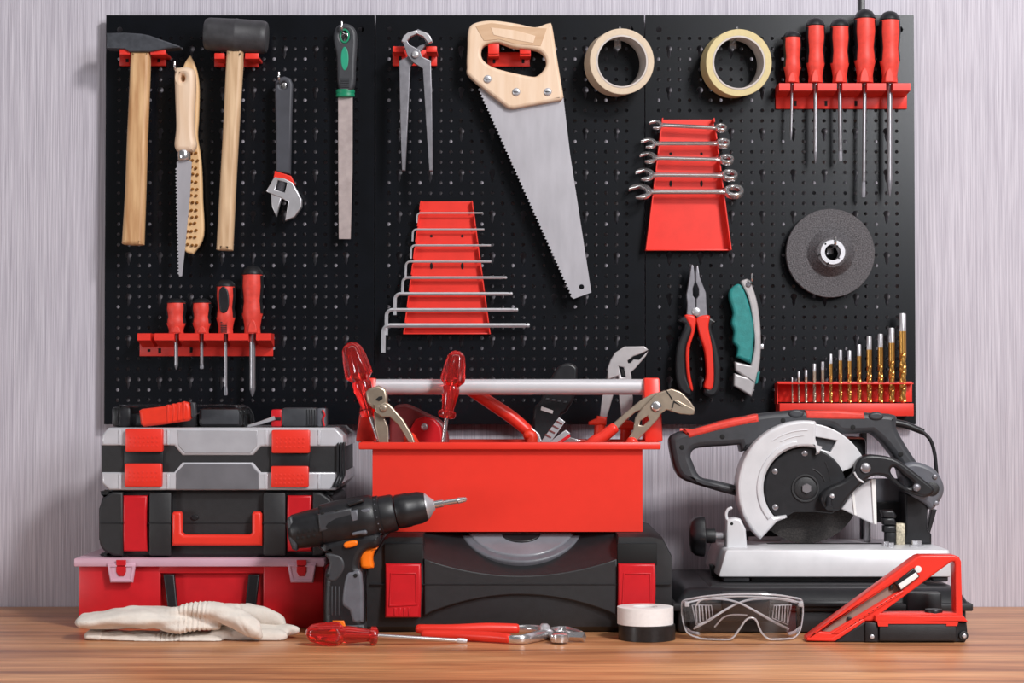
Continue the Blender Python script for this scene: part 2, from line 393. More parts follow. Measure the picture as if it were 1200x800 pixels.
t.p('handle', plate([[(204.2, 83), (210, 78.4), (221, 78.4), (227.3, 84), (228, 105), (226.4, 137), (227.3, 158), (229.3, 169), (225.8, 177, 1), (206.7, 177, 1), (203.6, 169), (205.6, 148), (204.6, 116)], crom(circ(213.5, 91, 2.6, 10, 4), 2)], -.05, .022, .007, 5), WOODP)
c0, c1 = at(215.5, 176, -.039), at(215.8, 188, -.039); m_ = mpp(-.04)
t.p('ferrule', lathe(c0, c1, [(0, 7*m_), (.1, 7.8*m_), (.5, 8*m_), (.9, 7.8*m_), (1, 6.8*m_)], 20), CHROME)
t.p('blade', plate([(207, 190), (211, 186), (220, 186), (224.7, 190), (222.6, 229), (217.3, 287), (213.3, 323.5), (210, 324)] + zig((210, 322), (207.3, 196), 32, -2.2), -.041, .0014), BLADE); t.done()

t = Thing('mallet', 'black rubber mallet with pale wooden handle', 'mallet')
h0, h1 = at(239.8, 39.7, -.045), at(313.6, 44.3, -.045); m_ = mpp(-.045)
t.p('head', lathe(h0, h1, [(0, 15*m_), (.015, 17.5*m_), (.06, 19*m_), (.1, 19.3*m_), (.47, 19.8*m_), (.485, 20.3*m_), (.515, 20.3*m_), (.53, 19.8*m_), (.9, 19.5*m_), (.96, 18.8*m_), (.99, 17.3*m_), (1, 15*m_)], 36), RUB)
t.p('handle', plate([(265, 58, 1), (262.2, 116), (260.5, 155), (257.6, 205), (253, 290, 1), (254, 292.5), (270, 293.5), (272, 291.5, 1), (275.7, 214), (279.3, 150), (284, 74), (285.3, 58, 1)], -.054, .02, .006, 5), WOODM); t.done()

t = Thing('adjustable_wrench', 'adjustable wrench with grey handle and chrome jaws hanging head down', 'wrench')
t.p('handle', plate([[(322.3, 96), (326, 91), (333, 89), (340, 91.5), (342.8, 98), (341.6, 137), (340.2, 204), (323, 201), (322.8, 150), (321.8, 110)], circ(332, 100, 4.3, 14)], -.028, .013, .003), WRUB)
t.p('band', plate([(322, 200), (341, 206), (346, 216.5), (335, 210), (320.5, 208)], -.029, .014, .001), RED)
t.p('head', plate([[(322, 206), (333, 208.5), (343, 213.5), (353.3, 233, ), (353.3, 242), (345, 254), (334, 258.6), (337.5, 236.5), (329, 231.5), (317.5, 227), (311.6, 224)], [(325.5, 211), (336.5, 214), (333.5, 225.5), (322.5, 222)]], -.029, .015, .0015), STEEL)
t.p('movable_jaw', plate([(317.2, 226), (330, 231.5), (327, 241), (323.6, 253.5), (318.5, 242)], -.0275, .012, .0012), STEEL)
wm = mpp(-.02); t.p('worm_screw', lathe(at(331, 212.5, -.021), at(328, 223.5, -.021), [(k/16, (4.2 if k % 2 else 5.6)*wm) for k in range(17)], 14), DSTEEL); t.done()

t = Thing('file', 'flat metal file with grey and green grip', 'file')
t.p('grip', plate([[(390.6, 40), (394.5, 30.5), (403.9, 27), (413.6, 31), (418, 42), (416.6, 73), (413.8, 104), (396.8, 104), (394, 65), (391, 50)], circ(403.7, 42, 4, 14, 6)], -.031, .018, .005, 4), DGR)
t.p('hang_ring', plate([circ(403.7, 42, 6, 18, 8.6), circ(403.7, 42, 4, 18, 6.4)], -.0318, .004, .0005), GREEN)
t.p('inlay', plate([circ(403.9, 68.5, 4.6, 20, 14)], -.0316, .004, .001), TEAL2)
rb = M()
for k in range(5): rb += pbox(399, 92+k*2.4, 409, 93+k*2.4, -.0316, .003)
t.p('ribs', rb, BLK, kind='stuff')
m_ = mpp(-.022); t.p('collar', lathe(at(404.7, 104, -.021), at(404.7, 114.5, -.021), [(0, 8*m_), (.15, 11*m_), (.4, 11.4*m_), (.55, 10.6*m_), (.7, 11.2*m_), (.9, 10.8*m_), (1, 8*m_)], 24, s1=.75), GREEN)
t.p('blade', plate([(396.2, 113), (413.2, 113), (413, 200), (410.8, 280), (397, 280), (396.4, 200)], -.023, .005, .0004), mat('file_steel', (168, 154, 152), .5, .4, vary=(90, .12), bump=(1500, .5))); t.done()

t = Thing('pincers', 'grey steel carpenter pincers with open curved jaws', 'pincers')
t.p('lever', plate([(506, 48), (501.5, 40), (490, 35.3), (489.5, 39.5), (497, 43), (500.5, 49), (498, 54), (491, 62), (489, 67), (481, 78), (478, 140), (475, 199.7), (471, 199.7), (469, 140), (467.5, 71), (476.5, 67), (480, 62), (492, 53), (502, 50)], -.062, .008, .0012), DSTEEL)
t.p('lever', plate([(471, 48), (473, 42), (478, 38), (488.6, 35.3), (489, 39.5), (481, 43), (477.5, 48), (480, 52), (492, 58.5), (495, 66.5), (505, 71), (506.2, 110), (507.2, 200), (503, 200), (499, 140), (495.5, 80), (484, 73), (477, 64), (473.5, 53)], -.07, .008, .0012), DSTEEL)
jl = [(470.5, 48), (473, 42), (478, 38), (488.8, 35), (488.8, 39), (481, 42.5), (477, 47.5), (475, 50.5)]
t.p('jaw_edge', plate(jl, -.071, .012, .001), STEEL); t.p('jaw_edge', plate([(977-x, y) for x, y in jl], -.0705, .012, .001), STEEL)
t.p('rivet', knob(487, 64, -.0695, 4.5, .005, 18), STEEL); t.done()

t = Thing('hand_saw', 'big hand saw with pale wooden handle and wide steel blade', 'saw')
t.p('blade', plate([[(660, 112), (668, 180), (693, 342.5), (672.3, 350)] + zig((671.5, 348), (561.5, 103), 62, -2.3)[1:] + [(590, 110)], circ(681.5, 336, 3, 14)], -.032, .0013), BLADE)
oh = [(548.6, 36), (554.8, 27.3), (575, 23.5), (604, 26.9), (627, 31.4), (642, 27), (647, 30.3), (652.6, 66), (660.5, 113, 1), (658, 117, 1), (602, 127, 1), (595, 126, 1), (551.4, 91), (547, 77.5), (547.6, 55)]
ih = [(563.6, 61), (568, 52.5), (584, 49.4), (602, 55), (629, 58.4), (638.3, 66.5), (639.3, 77.5), (631, 87.6), (620, 88.8), (581.8, 79.8), (567, 71)]
hd = t.p('handle', plate([oh, ih], -.043, .022, .0045, 5), WOODP)
t.p('chamfer_shading', plate([(557, 30.5), (576, 26.8), (604, 31), (641, 33), (633.5, 54), (603, 51.5), (585, 46), (567, 48)], -.0436, .002, .0006), WOODSHADE, hd)  # chamfer shading painted as a thin darker plate
t.p('chamfer_shading', plate([(575, 32), (604, 35.5), (627.5, 42), (625, 50.5), (603, 46.8), (578.5, 41)], -.0442, .002, .0006), WOODP, hd)  # light stripe within the painted chamfer shading
for x, y in ((571.5, 92.7), (605, 107.8), (642, 107.6)):
    b = t.p('screw', knob(x, y, -.0428, 4.6, .003, 18), STEEL); t.p('slot', pbox(x-3, y-.5, x+3, y+.5, -.0463, .001), HOLE, b)
t.done()

def tape(label, fx, fy, bx, by, rpx, ripx, m1, Lr=.046):
    p1 = at(fx, fy, -.008-Lr); p0 = at(bx, by, -.008); s = mpp(-.05)
    t = Thing('tape_roll', label, 'tape', 'tape rolls hanging on the pegboard')
    t.p('tape', ring(p0, p1, rpx*s, (ripx+2.2)*s, 56), m1)
    t.p('core', ring(p0 + V(0, .0004, 0), p1 - V(0, .0006, 0), (ripx+2.1)*s, ripx*s, 56), CORE); t.done()
tape('whitish masking tape roll on the middle panel beside the hand saw', 729, 72, 721.5, 75.5, 38.5, 29, TAPE)
tape('yellowish tape roll hanging above the red wrench rack', 866, 73.5, 858.5, 76.5, 39.2, 29.6, TAPE2)

# screwdrivers with two-colour handles
HP = [(0, .35), (.03, .62), (.08, .84), (.14, .93), (.3, .98), (.42, .9), (.52, .84), (.62, .92), (.7, .95), (.8, .8), (.9, .7), (1, .74)]
def driver(label, group, x, yt, yb, ytip, hw, sw, Y, tip, inset=False, xt=None):
    xt = xt or x; s = mpp(Y); p0, p1, p2 = at(x, yt, Y), at(x, yb, Y), at(xt, ytip, Y)
    t = Thing('screwdriver', label, 'screwdriver', group); r = hw*s
    h = t.p('handle', lathe(p0, p1, [(a, b*r) for a, b in HP], 28), REDR)
    t.p('end_cap', lathe(p0 + V(0, 0, .0006), p0.lerp(p1, .13), [(0, .32*r), (.2, .66*r), (.6, .9*r), (.9, .98*r), (1, .9*r)], 28), BLK, h)
    mid = [(a, b*r*1.035) for a, b in HP if .1 < a < .75]
    for ar in ((55, 125), (235, 305)):
        t.p('grip_inlay', lathe(p0, p1, mid, 12, arcr=ar), BLK, h)
    if inset:
        yy = yt + (yb-yt)*.36
        t.p('grip_inlay', plate(crom([(x-7.5, yy-10), (x-2, yy-15), (x+3, yy-8), (x+3.5, yy+8), (x-1, yy+16), (x-7, yy+12)], 5), Y-r*.99, .004, .0015), BLK, h)
        rb = M()
        for k in range(7): rb += pbox(x-6, yb-14+k*1.9, x+1.5, yb-13+k*1.9, Y-r*.78, .004)
        t.p('ribs', rb, BLK, h, kind='stuff')
    else:
        t.p('thumb_rest', plate([arc(x, yb-1, hw*.42, 0, 180, 10, (yb-yt)*.2)], Y-r*.83, .006, .0016), REDR, h)
    q = p1.lerp(p2, .86)
    t.p('shaft', lathe(p1 + V(0, 0, .002), q, [(0, sw*s), (1, sw*s)], 14), SHAFT)
    if tip == 'cross': pr = [(0, sw*s), (.15, sw*s*1.02), (.75, sw*s*.5), (1, sw*s*.2)]
    else: pr = [(0, sw*s), (.3, sw*s*1.1), (.7, sw*s*1.2), (1, sw*s*1.0)]
    t.p('tip', lathe(q, p2, pr, 12, s1=1 if tip == 'cross' else .45), DSTEEL); t.done()
def rack(label, x0, x1, y0, ylip, yslope, y1, slots, sh, Y=-.046, marks=()):
    t = Thing('screwdriver_rack', label, 'rack', 'red screwdriver racks')
    t.p('back_plate', pbox(x0, y0+6, x1, y1, -.004, .003, .0008), REDG)
    z0, zl, zs = at(0, y0, Y).z, at(0, ylip, Y).z, at(0, yslope, 0).z
    xs = [x0+sh] + [q for c, wd in slots for q in (c-wd, c+wd)] + [x1+sh]; m = M()
    for i in range(0, len(xs), 2):
        a, b = at(xs[i], y0, Y).x, at(xs[i+1], y0, Y).x
        pr = [(-.0045, zs), (Y, zl), (Y-.0002, (zl+z0)/2), (Y, z0), (Y+.003, z0+.0006), (-.0045, z0+.0006)]
        n = len(pr); m.add([(a, y, z) for y, z in pr] + [(b, y, z) for y, z in pr], [tuple(range(n)), tuple(range(2*n-1, n-1, -1))] + [(k, (k+1) % n, n+(k+1) % n, n+k) for k in range(n)])
    t.p('shelf', m, REDG)
    for x, y, hh in marks: t.p('slot', pbox(x-1.6, y-hh, x+1.6, y+hh, -.0046, .002), HOLE)
    t.done()
ru = [(928.4, 2.4), (955.4, 3.4), (984, 3.3), (1013, 3.1), (1042.4, 4)]
rack('long red rack holding five screwdrivers at top right', 909, 1063, 97.5, 106, 114, 127.5, ru, 4, marks=((932, 121, 3), (968, 121, 3), (1003, 121, 3)))
g = 'screwdrivers in the upper right rack'
driver('smallest and leftmost screwdriver in the upper right rack', g, 928.4, 37, 97, 164, 11, 1.5, -.03, 'cross', xt=927)
driver('second screwdriver from left in the upper right rack', g, 955.6, 21.5, 97, 191, 11.5, 2.3, -.03, 'cross')
driver('middle screwdriver of five in the upper right rack', g, 984, 22.5, 97, 189, 11.6, 2.2, -.03, 'flat', xt=985)
driver('tallest screwdriver with thin long shaft, fourth in the upper right rack', g, 1013.5, 12, 97, 231, 13.2, 2.2, -.03, 'flat', xt=1012)
driver('rightmost thick-shafted screwdriver in the upper right rack', g, 1042.6, 14, 97, 230, 12.6, 3, -.03, 'cross')
rl = [(178.7, 2.4), (207, 3), (235.8, 3), (264.4, 2.8), (295.5, 4.6)]
rack('red rack holding four screwdrivers at lower left, with one empty slot', 163.5, 320, 390.7, 398.5, 407, 417.3, rl, -2.5, marks=((187, 411, 3), (224, 410, 3), (174.5, 410.5, 1.6)))
g = 'screwdrivers in the lower left rack'
driver('stubby screwdriver, leftmost in the lower left rack', g, 206.5, 350, 391, 433, 12, 2.3, -.03, 'cross')
driver('stubby screwdriver, second in the lower left rack', g, 236.4, 350, 391, 432, 11.5, 2, -.03, 'flat')
driver('screwdriver with a black oval inlay, third in the lower left rack', g, 264.5, 328, 391, 463, 11.8, 1.9, -.03, 'flat', inset=True)
driver('tallest thick-shafted screwdriver, rightmost in the lower left rack', g, 295.8, 312, 391, 464.5, 13, 3.6, -.03, 'cross')

# wrench rack and hex key rack
def tray(name, label, tl, tr, br_, bl, ys, flange, marks, gap):
    t = Thing(name, label, 'rack')
    t.p('face', plate([tl, tr, br_, bl], -.006, .004, .0006), REDG)
    yy = [tl[1]] + [q for y in ys for q in (y-gap, y+gap)] + [bl[1]]
    for side, (a, b) in (('l', (tl, bl)), ('r', (tr, br_))):
        m = M()
        for i in range(0, len(yy), 2):
            y0, y1 = yy[i], yy[i+1]
            if y1-y0 < 1.5: continue
            x0 = a[0] + (b[0]-a[0])*(y0-a[1])/(b[1]-a[1]); x1 = a[0] + (b[0]-a[0])*(y1-a[1])/(b[1]-a[1])
            p, q = at(x0, y0, -.006), at(x1, y1, -.006); wd = .0016 if side == 'l' else -.0016
            v = []
            for P in (p, q):
                for dx in (0, wd):
                    for Yy in (-.003, -.006-flange): v.append((P.x+dx, Yy, P.z))
            m.add(v, [(0, 1, 3, 2), (4, 6, 7, 5), (0, 4, 5, 1), (2, 3, 7, 6), (1, 5, 7, 3), (0, 2, 6, 4)])
        t.p('side_flange', m, REDG)
    t.p('end_flange', pbox(bl[0], bl[1]-1.6, br_[0], bl[1], -.006-flange*.6, flange*.6, .0005), REDG)
    for x, y, k in marks: t.p('hole', plate([circ(x, y, 1.7, 10, 1.7*k)], -.0066, .002), HOLE)
    t.done()
tray('wrench_rack', 'red tapered rack that holds the five combination wrenches', (775, 140), (836, 140), (856, 293.5), (756, 293.5), [148, 168, 185, 205, 224.5], .018, ((786, 180, 1), (822, 180, 1), (786, 215, 2.2), (822, 215, 2.2)), 3.4)
def combi(label, xl, yl, xr, yr, rl_, rr_, sh):
    Y = -.024; s = mpp(Y); a, b = at(xl, yl, Y), at(xr, yr, Y)
    t = Thing('combination_wrench', label, 'wrench', 'combination wrenches in the red rack')
    u = (b-a).normalized(); tl = math.radians(50); n = V(0, -math.cos(tl), math.sin(tl)); vv = n.cross(u).normalized()
    if vv.z < 0: vv = -vv
    def mt(o): return Matrix(((u.x, vv.x, n.x, o.x), (u.y, vv.y, n.y, o.y), (u.z, vv.z, n.z, o.z), (0, 0, 0, 1)))
    R = rl_*s
    o_ = [(R*math.cos(x), R*1.02*math.sin(x)) for x in [math.radians(205+44+k*(272/22)) for k in range(23)]]
    d = math.radians(205); e, g2 = V(math.cos(d), math.sin(d)), V(-math.sin(d), math.cos(d))
    w_ = R*.6; inn = [e*(R*.75)+g2*-w_, e*(-R*.28)+g2*-w_, e*(-R*.5)+g2*0, e*(-R*.28)+g2*w_, e*(R*.75)+g2*w_]
    t.p('open_jaw', plate_uv([o_ + [(q.x, q.y) for q in inn]], sh*s*1.5, sh*s*.3, mt(a)), CHROME)
    L = (b-a).length
    t.p('shank', plate_uv([[(R*.6, -sh*s*1.3), (R*1.6, -sh*s), (L-R*1.3, -sh*s), (L-rr_*s*.8, -sh*s*1.2), (L-rr_*s*.8, sh*s*1.2), (L-R*1.3, sh*s), (R*1.6, sh*s), (R*.6, sh*s*1.3)]], sh*s*1.6, sh*s*.5, mt(a)), CHROME)
    rr = rr_*s
    t.p('ring_end', plate_uv([[(rr*math.cos(2*PI*k/28), rr*math.sin(2*PI*k/28)) for k in range(28)], [(rr*.6*math.cos(2*PI*k/12), rr*.6*math.sin(2*PI*k/12)) for k in range(12)]], sh*s*2.6, sh*s*.6, mt(b)), CHROME)
    t.done()
combi('smallest combination wrench, topmost in the red rack', 768.5, 146, 845, 150, 8.5, 7, 2.3)
combi('combination wrench second from top in the red rack', 760, 168, 847.5, 168, 9.5, 8, 2.4)
combi('combination wrench third from top in the red rack', 759.5, 184.5, 851.5, 187, 10.5, 8.5, 2.5)
combi('combination wrench fourth from top in the red rack', 755.5, 204.5, 855, 205.5, 11.5, 9.5, 2.7)
combi('largest combination wrench, lowest in the red rack', 750, 224.5, 860, 224.5, 14, 11.5, 3)
ky = [249.5, 268.7, 287.5, 306.5, 325.3, 344.2, 363, 381.2]
tray('hex_key_rack', 'red tapered rack that holds the eight hex keys', (493, 236), (554, 236), (575, 391.5), (473, 391.5), ky, .011, ((505.5, 276.5, 1), (541.7, 276.5, 1), (505.5, 311.5, 2.3), (541.7, 311.5, 2.3)), 3)
KX = [(488.7, 566, 261, 1.0), (483.7, 567.5, 282.5, 1.15), (481.7, 575.5, 303, 1.35), (475.7, 576, 324, 1.4), (472, 589.5, 343, 1.8), (463, 596, 369, 2.2), (453, 602.5, 392.5, 2.3), (449.5, 616, 413, 2.9)]
ordn = ['first and smallest, at the very top', 'second from the top', 'third from the top', 'fourth from the top', 'fifth from the top', 'sixth from the top', 'second from the bottom', 'lowest and largest']
for i, (x0, x1, yb, r) in enumerate(KX):
    Y = -.0165; y = ky[i]; R = 2.2+r*1.9
    pp = [(x1, y), (x0+R, y)] + [(x0+R+R*math.cos(math.radians(a)), y+R-R*math.sin(math.radians(a))) for a in (105, 120, 135, 150, 165)] + [(x0, y+R), (x0-.3, yb)]
    t = Thing('hex_key', 'silver hex key in the red rack, ' + ordn[i], 'hex key', 'hex keys in the red rack')
    t.p('arm', ptube(pp, Y, r, 6, 0), STEEL)
    if i >= 4: t.p('ball_end', ptube([(x1-1, y), (x1, y), (x1+1, y), (x1+2.5, y), (x1+4.2, y), (x1+5, y)], Y, [r*.9, r*.72, r*.75, r*1.05, r*.9, r*.3], 8, 0), STEEL)
    t.done()

t = Thing('grinding_disc', 'round grey grinding disc with metal hub', 'disc')
c = at(972, 297, -.012); s = mpp(-.03); pr = [(0, 14), (0, 51.6), (.05, 52.3), (.2, 52.3), (.25, 51.8), (.26, 28), (.34, 25.5), (.62, 20), (.72, 17.5), (.74, 14), (0, 14)]
t.p('wheel', lathe(c, c + V(0, -.04, 0), [(a, b*s) for a, b in pr], 64, cap=False), ABR)
h = t.p('hub', lathe(c + V(0, -.004, 0), c + V(0, -.0315, 0), [(a, b*s) for a, b in [(0, 9.2), (0, 14.5), (.93, 15), (1, 14.2), (1, 9.4), (.9, 9), (0, 9.2)]], 40, cap=False), STEEL)
for k in range(5):
    a = 2*PI*k/5 + .5; t.p('pin_hole', knob(972.5+12*math.cos(a), 296.6+12*math.sin(a), -.0433, 1.2, .0004, 8), HOLE, h)
t.done()

t = Thing('long_nose_pliers', 'combination pliers with red and black handles hanging open', 'pliers')
Y = -.034
t.p('jaw', plate([[(810.5, 309.5), (812.8, 311), (814, 320), (814.6, 330), (812, 338), (812, 346), (815, 350), (815.5, 366), (814, 372), (804.8, 369), (805.6, 357), (804.6, 345), (808, 325)]], Y, .012, .0012), DSTEEL)
t.p('jaw', plate([[(818, 310.5), (816, 312), (815.3, 320), (815.4, 330), (819, 338), (819, 346), (816, 350), (816, 372), (829.5, 370), (828, 357), (827.4, 343), (820.3, 325)]], Y, .012, .0012), DSTEEL)
t.p('pivot', knob(816, 365, Y, 5, .003, 16), STEEL)
h = t.p('handle', plate([(794, 376, 1), (802.5, 369.5), (806, 376), (803, 385), (794.5, 404), (792.3, 435), (796, 455), (803, 463), (810, 464.5), (812, 456), (806, 440), (804, 408), (812, 388), (814, 374), (808, 372), (800, 378)][0:1] + [(802, 370), (809, 372), (812, 385), (804, 408), (804.5, 438), (811, 457), (809, 464.5), (801, 461.5), (794, 452), (791.5, 432), (794, 404), (802, 383), (800, 379)], Y-.002, .018, .004, 4), BLK)
t.p('grip_strip', plate([(802.5, 369), (815.2, 371), (814, 389), (808.5, 408), (808.8, 436), (812.5, 456), (808.8, 456), (804.5, 437), (804, 408), (810, 388), (807, 379)], Y-.0035, .019, .003, 4), RED, h)
h = t.p('handle', plate([(840.7, 376, 1), (834.5, 384), (840, 402), (844.3, 424), (844, 452), (839, 463), (832, 464.5), (825, 461), (827, 454), (834, 452), (835, 425), (830, 392), (828, 376), (832, 371)], Y-.002, .018, .004, 4), BLK)
t.p('grip_strip', plate([(817, 372), (831.7, 369.5), (830.6, 384), (835.5, 412), (836, 453), (825.5, 454), (828.2, 438), (826, 412), (820.5, 394), (818, 383)], Y-.0035, .019, .003, 4), RED, h)
t.done()

t = Thing('utility_knife', 'silver utility knife with teal rubber grip', 'knife')
Y = -.03
bd = t.p('body', plate([[(868.5, 330), (872, 327.5), (877, 327), (881, 333), (888, 356), (891.6, 390), (890.2, 428), (881, 464.5, 1), (860, 452, 1), (860.5, 437, 1), (872, 441, 1), (862, 434, 1), (861, 423.5, 1), (880, 428, 1), (884.6, 400), (879, 356), (872, 338)], ], Y, .016, .0025, 4), GREYM)
t.p('grip', plate([(855, 342), (859, 336), (866.6, 332.6), (873.4, 343), (880.5, 366), (884, 392), (880.5, 426, 1), (863, 418, 1), (864.5, 408), (859.5, 400), (860.5, 388), (857.5, 378), (859.5, 366), (855.5, 352)], Y-.002, .02, .004, 5), TEAL)
t.p('screw', knob(877, 333.5, Y, 3.2, .002, 14), DSTEEL, bd)
t.p('latch', pbox(890.5, 403, 895, 409, Y+.004, .006, .001), STEEL, bd)
t.p('slider', plate([(887.5, 436), (891, 435), (888, 449), (885, 450)], Y-.001, .01, .001), TEAL, bd); t.done()

# drill bits
t = Thing('drill_bit_rack', 'red two-tier rack holding a row of drill bits', 'rack')
t.p('back_plate', pbox(910.5, 447, 1069, 471, -.004, .003, .0006), REDG)
BX = [(928.4, 442, 1.0), (936, 435, 1.4), (944.5, 433.4, 1.8), (954.3, 426, 2.1), (964, 423.7, 2.1), (973.4, 414.7, 2.2), (984.7, 410, 2.4), (995.4, 410.6, 2.5), (1006.6, 403.4, 2.7), (1018.4, 394, 3.3), (1031.6, 391, 3.3), (1044.7, 384, 3.7), (1057.5, 367, 4.4)]
Y = -.03
m = pbox(912, 448.6, 1070.5, 450, -.046, .006, .0003) + pbox(912, 448.6, 1070.5, 450, -.018, .015, .0003)
xs = [912] + [q for x, _, r in BX for q in (x-r-.6, x+r+.6)] + [1070.5]
for i in range(0, len(xs), 2): m += pbox(xs[i], 448.6, xs[i+1], 450, -.041, .024, .0002)
t.p('upper_shelf', m, REDG)
t.p('tray', pbox(913.5, 472.5, 1071, 487.5, -.047, .0445, .001), REDG)
t.p('end_plate', pbox(910.5, 448.5, 911.6, 473, -.03, .027), REDG); t.done()
zb = at(0, 471.6, Y).z
nm = ['thinnest drill bit at the left end of the row', 'second drill bit from the left, short and thin', 'third drill bit from the left, short', 'fourth drill bit from the left, silver', 'fifth drill bit from the left, silver', 'sixth drill bit from the left, with banded silver shank', 'seventh drill bit from the left, at the middle of the row', 'eighth drill bit from the left, gold with silver shank', 'fifth drill bit from the right end', 'fourth drill bit from the right end', 'third drill bit from the right end', 'second thickest drill bit, next to the right end', 'thickest tallest drill bit at the right end of the row']
for (x, yt, r), lb in zip(BX, nm):
    s = mpp(Y); R = r*s; p1 = at(x, yt, Y); p0 = V(p1.x, p1.y, zb); H = p1.z - zb
    t = Thing('drill_bit', lb, 'drill bit', 'drill bits standing in the red rack')
    fl = H*.55; v = []; f = []; st = max(12, int(fl/(R*.35))); pitch = R*9
    for i in range(st+1):
        z = zb + fl*i/st; rot = 2*PI*(z-zb)/pitch
        for k in range(12):
            ph = 2*PI*k/12; rr = R*(.6+.4*abs(math.cos(ph))**.6)*(1 if i else .5)
            v.append((p0.x + rr*math.cos(ph+rot), Y + rr*math.sin(ph+rot), z))
    for i in range(st):
        for k in range(12): f.append((i*12+k, i*12+(k+1) % 12, (i+1)*12+(k+1) % 12, (i+1)*12+k))
    f.append(tuple(range(12))[::-1]); f.append(tuple(st*12+k for k in range(12)))
    small = r < 2.15
    t.p('flutes', M().add(v, f), TAN if small else GOLD)
    q = p0 + V(0, 0, H*.8)
    t.p('neck', lathe(p0 + V(0, 0, fl), q, [(0, R*.98), (1, R*.98)], 12), TAN if small else GOLD)
    t.p('shank', lathe(q, p1, [(0, R*.96), (.94, R*.96), (1, R*.8)], 12), STEEL); t.done()

# ------------------------------------------------------------------ left stack: red box, black case, organizer
def frust(b, t, bev=0):                                   # (x0,x1,y0,y1,z) bottom and top rectangles
    bm = bmesh.new(); vs = []
    for (x0, x1, y0, y1, z) in (b, t):
        vs += [bm.verts.new(p) for p in ((x0, y0, z), (x1, y0, z), (x1, y1, z), (x0, y1, z))]
    for f in ((3, 2, 1, 0), (4, 5, 6, 7), (0, 1, 5, 4), (1, 2, 6, 5), (2, 3, 7, 6), (3, 0, 4, 7)): bm.faces.new([vs[i] for i in f])
    if bev: bmesh.ops.bevel(bm, geom=bm.edges[:], offset=bev, segments=2, profile=.5, affect='EDGES')
    return frombm(bm)
def pz(x0, x1, ytop, z0, Y, th, bev=0):                   # like pbox with a given world bottom
    a, b = at(x0, ytop, Y), at(x1, ytop, Y)
    return box(a.x, b.x, Y, Y+th, z0, a.z, bev)
YB = -.25
t = Thing('tool_chest', 'low red tool box with frosted clear lid at the bottom of the left stack', 'toolbox')
zl = at(0, 664, YB).z
t.p('body', pz(92, 379, 662, Z0, YB+.008, .2, .003) + pz(92, 188, 661, Z0, YB, .03, .003) + pz(308, 379, 661, Z0, YB, .03, .003) + pbox(186, 661, 310, 671.5, YB+.0006, .03, .001), REDM)
ld = t.p('lid', pbox(86.5, 654, 380.5, 664, YB-.008, .215, .002), PINK)
for x in (142, 353.5):
    l = t.p('latch', plate([[(x-17, 660), (x+17, 660), (x+13.5, 682.5), (x-13, 682.5)]], YB-.011, .006, .0015), PINK, ld)
    t.p('latch_tab', plate([(x-6, 656), (x+5.5, 656), (x+5.5, 670), (x+3, 675), (x-3, 675), (x-6, 670)], YB-.0125, .003, .001), REDM, l)
    t.p('latch_rim', plate([[(x-16, 662), (x+16, 662), (x+12.5, 681.5), (x-12.2, 681.5)], [(x-13, 664), (x+13, 664), (x+10.4, 678.5), (x-10, 678.5)]], YB-.0125, .003, .0006), PINK, l)
t.p('handle', plate([[(191, 673), (204, 673), (208.5, 722), (286, 722), (291, 673), (304, 673), (297, 735), (199, 735)]], YB-.004, .01, .002), BLK, label='black folded carrying handle')
t.done()
zc = at(0, 654, YB-.008).z + .0004
zb2 = at(0, 574.5, YB).z
t = Thing('tool_case', 'black plastic tool case with red handle and red latches, middle of the left stack', 'case')
ol = [(117, 592), (123, 579), (137, 574.8), (372, 574.8), (386, 580), (392, 592), (392, 635), (385, 648), (370, 652.3), (137, 652.3), (122, 646), (115.5, 632)]
t.p('body', plate(ol, YB+.014, .2, .005, 4), BLK2)
rbs = [plate([(144, 576.5), (144, 651), (133, 651), (121, 645), (115.5, 632), (115.5, 596), (120, 584), (131, 576.5)], YB, .03, .003)]
for a, b in ((174.5, 200.5), (308, 334.5)): rbs.append(pbox(a, 577, b, 651, YB, .03, .003))
rbs.append(plate([(366, 577), (376, 577), (387, 585), (391, 597), (391, 632), (385, 645), (376, 651), (366, 651)], YB, .03, .003))
for q in rbs: t.p('rib_block', q, BLK2)
m = M()
for a, b in ((116.5, 144.5), (174, 201), (201, 307.5), (307.5, 335), (366, 391)): m += pbox(a, 612, b, 613.4, (YB-.0006) if a != 201 else YB+.0134, .004)
t.p('seam', m, BLK, kind='stuff')
for a, b in ((144, 172.5), (336.5, 365.5)):
    t.p('latch', plate([(a, 580.5), (b, 580.5), (b-1, 600), (b-1, 628), (b, 646), (a, 646), (a-.6, 628), (a-.6, 600)], YB+.002, .014, .003), REDM)
t.p('handle', plate([(201, 602), (203, 599.5), (211, 599.5), (213, 602), (213, 624), (216, 626.5), (292, 626.5), (295, 624), (295, 602), (297, 599.5), (304, 599.5), (306.5, 602), (306.5, 639.5), (201, 639.5)], YB-.004, .016, .004), RED)
t.p('button', plate([circ(228, 606.5, 4.5, 14, 3)], YB+.0125, .004, .0008), BLK)
t.done()
t = Thing('organizer_case', 'clear and black organizer case with four red latches, on top of the left stack', 'case')
lo = [(119, 522), (119, 510), (127, 501), (392, 501), (402, 510), (402.5, 523), (306, 523), (296.5, 533.5), (213.5, 533.5), (204, 522)]
ld = t.p('lid', plate(lo, YB, .2, .003), FROST)
t.p('band', plate([(118.5, 521), (204.4, 521), (214, 532.5), (296.5, 532.5), (306, 522), (400, 522), (400, 554), (306, 554), (296, 542), (214, 542), (204, 554), (118.5, 554)], YB+.002, .198, .001), BLK2)
t.p('lower_box', plate([(119, 553), (204, 553), (213.5, 541.5), (296.5, 541.5), (306, 553), (402, 553), (402, 565), (393, 574.3), (128, 574.3), (119, 566)], YB, .2, .003), FROST)
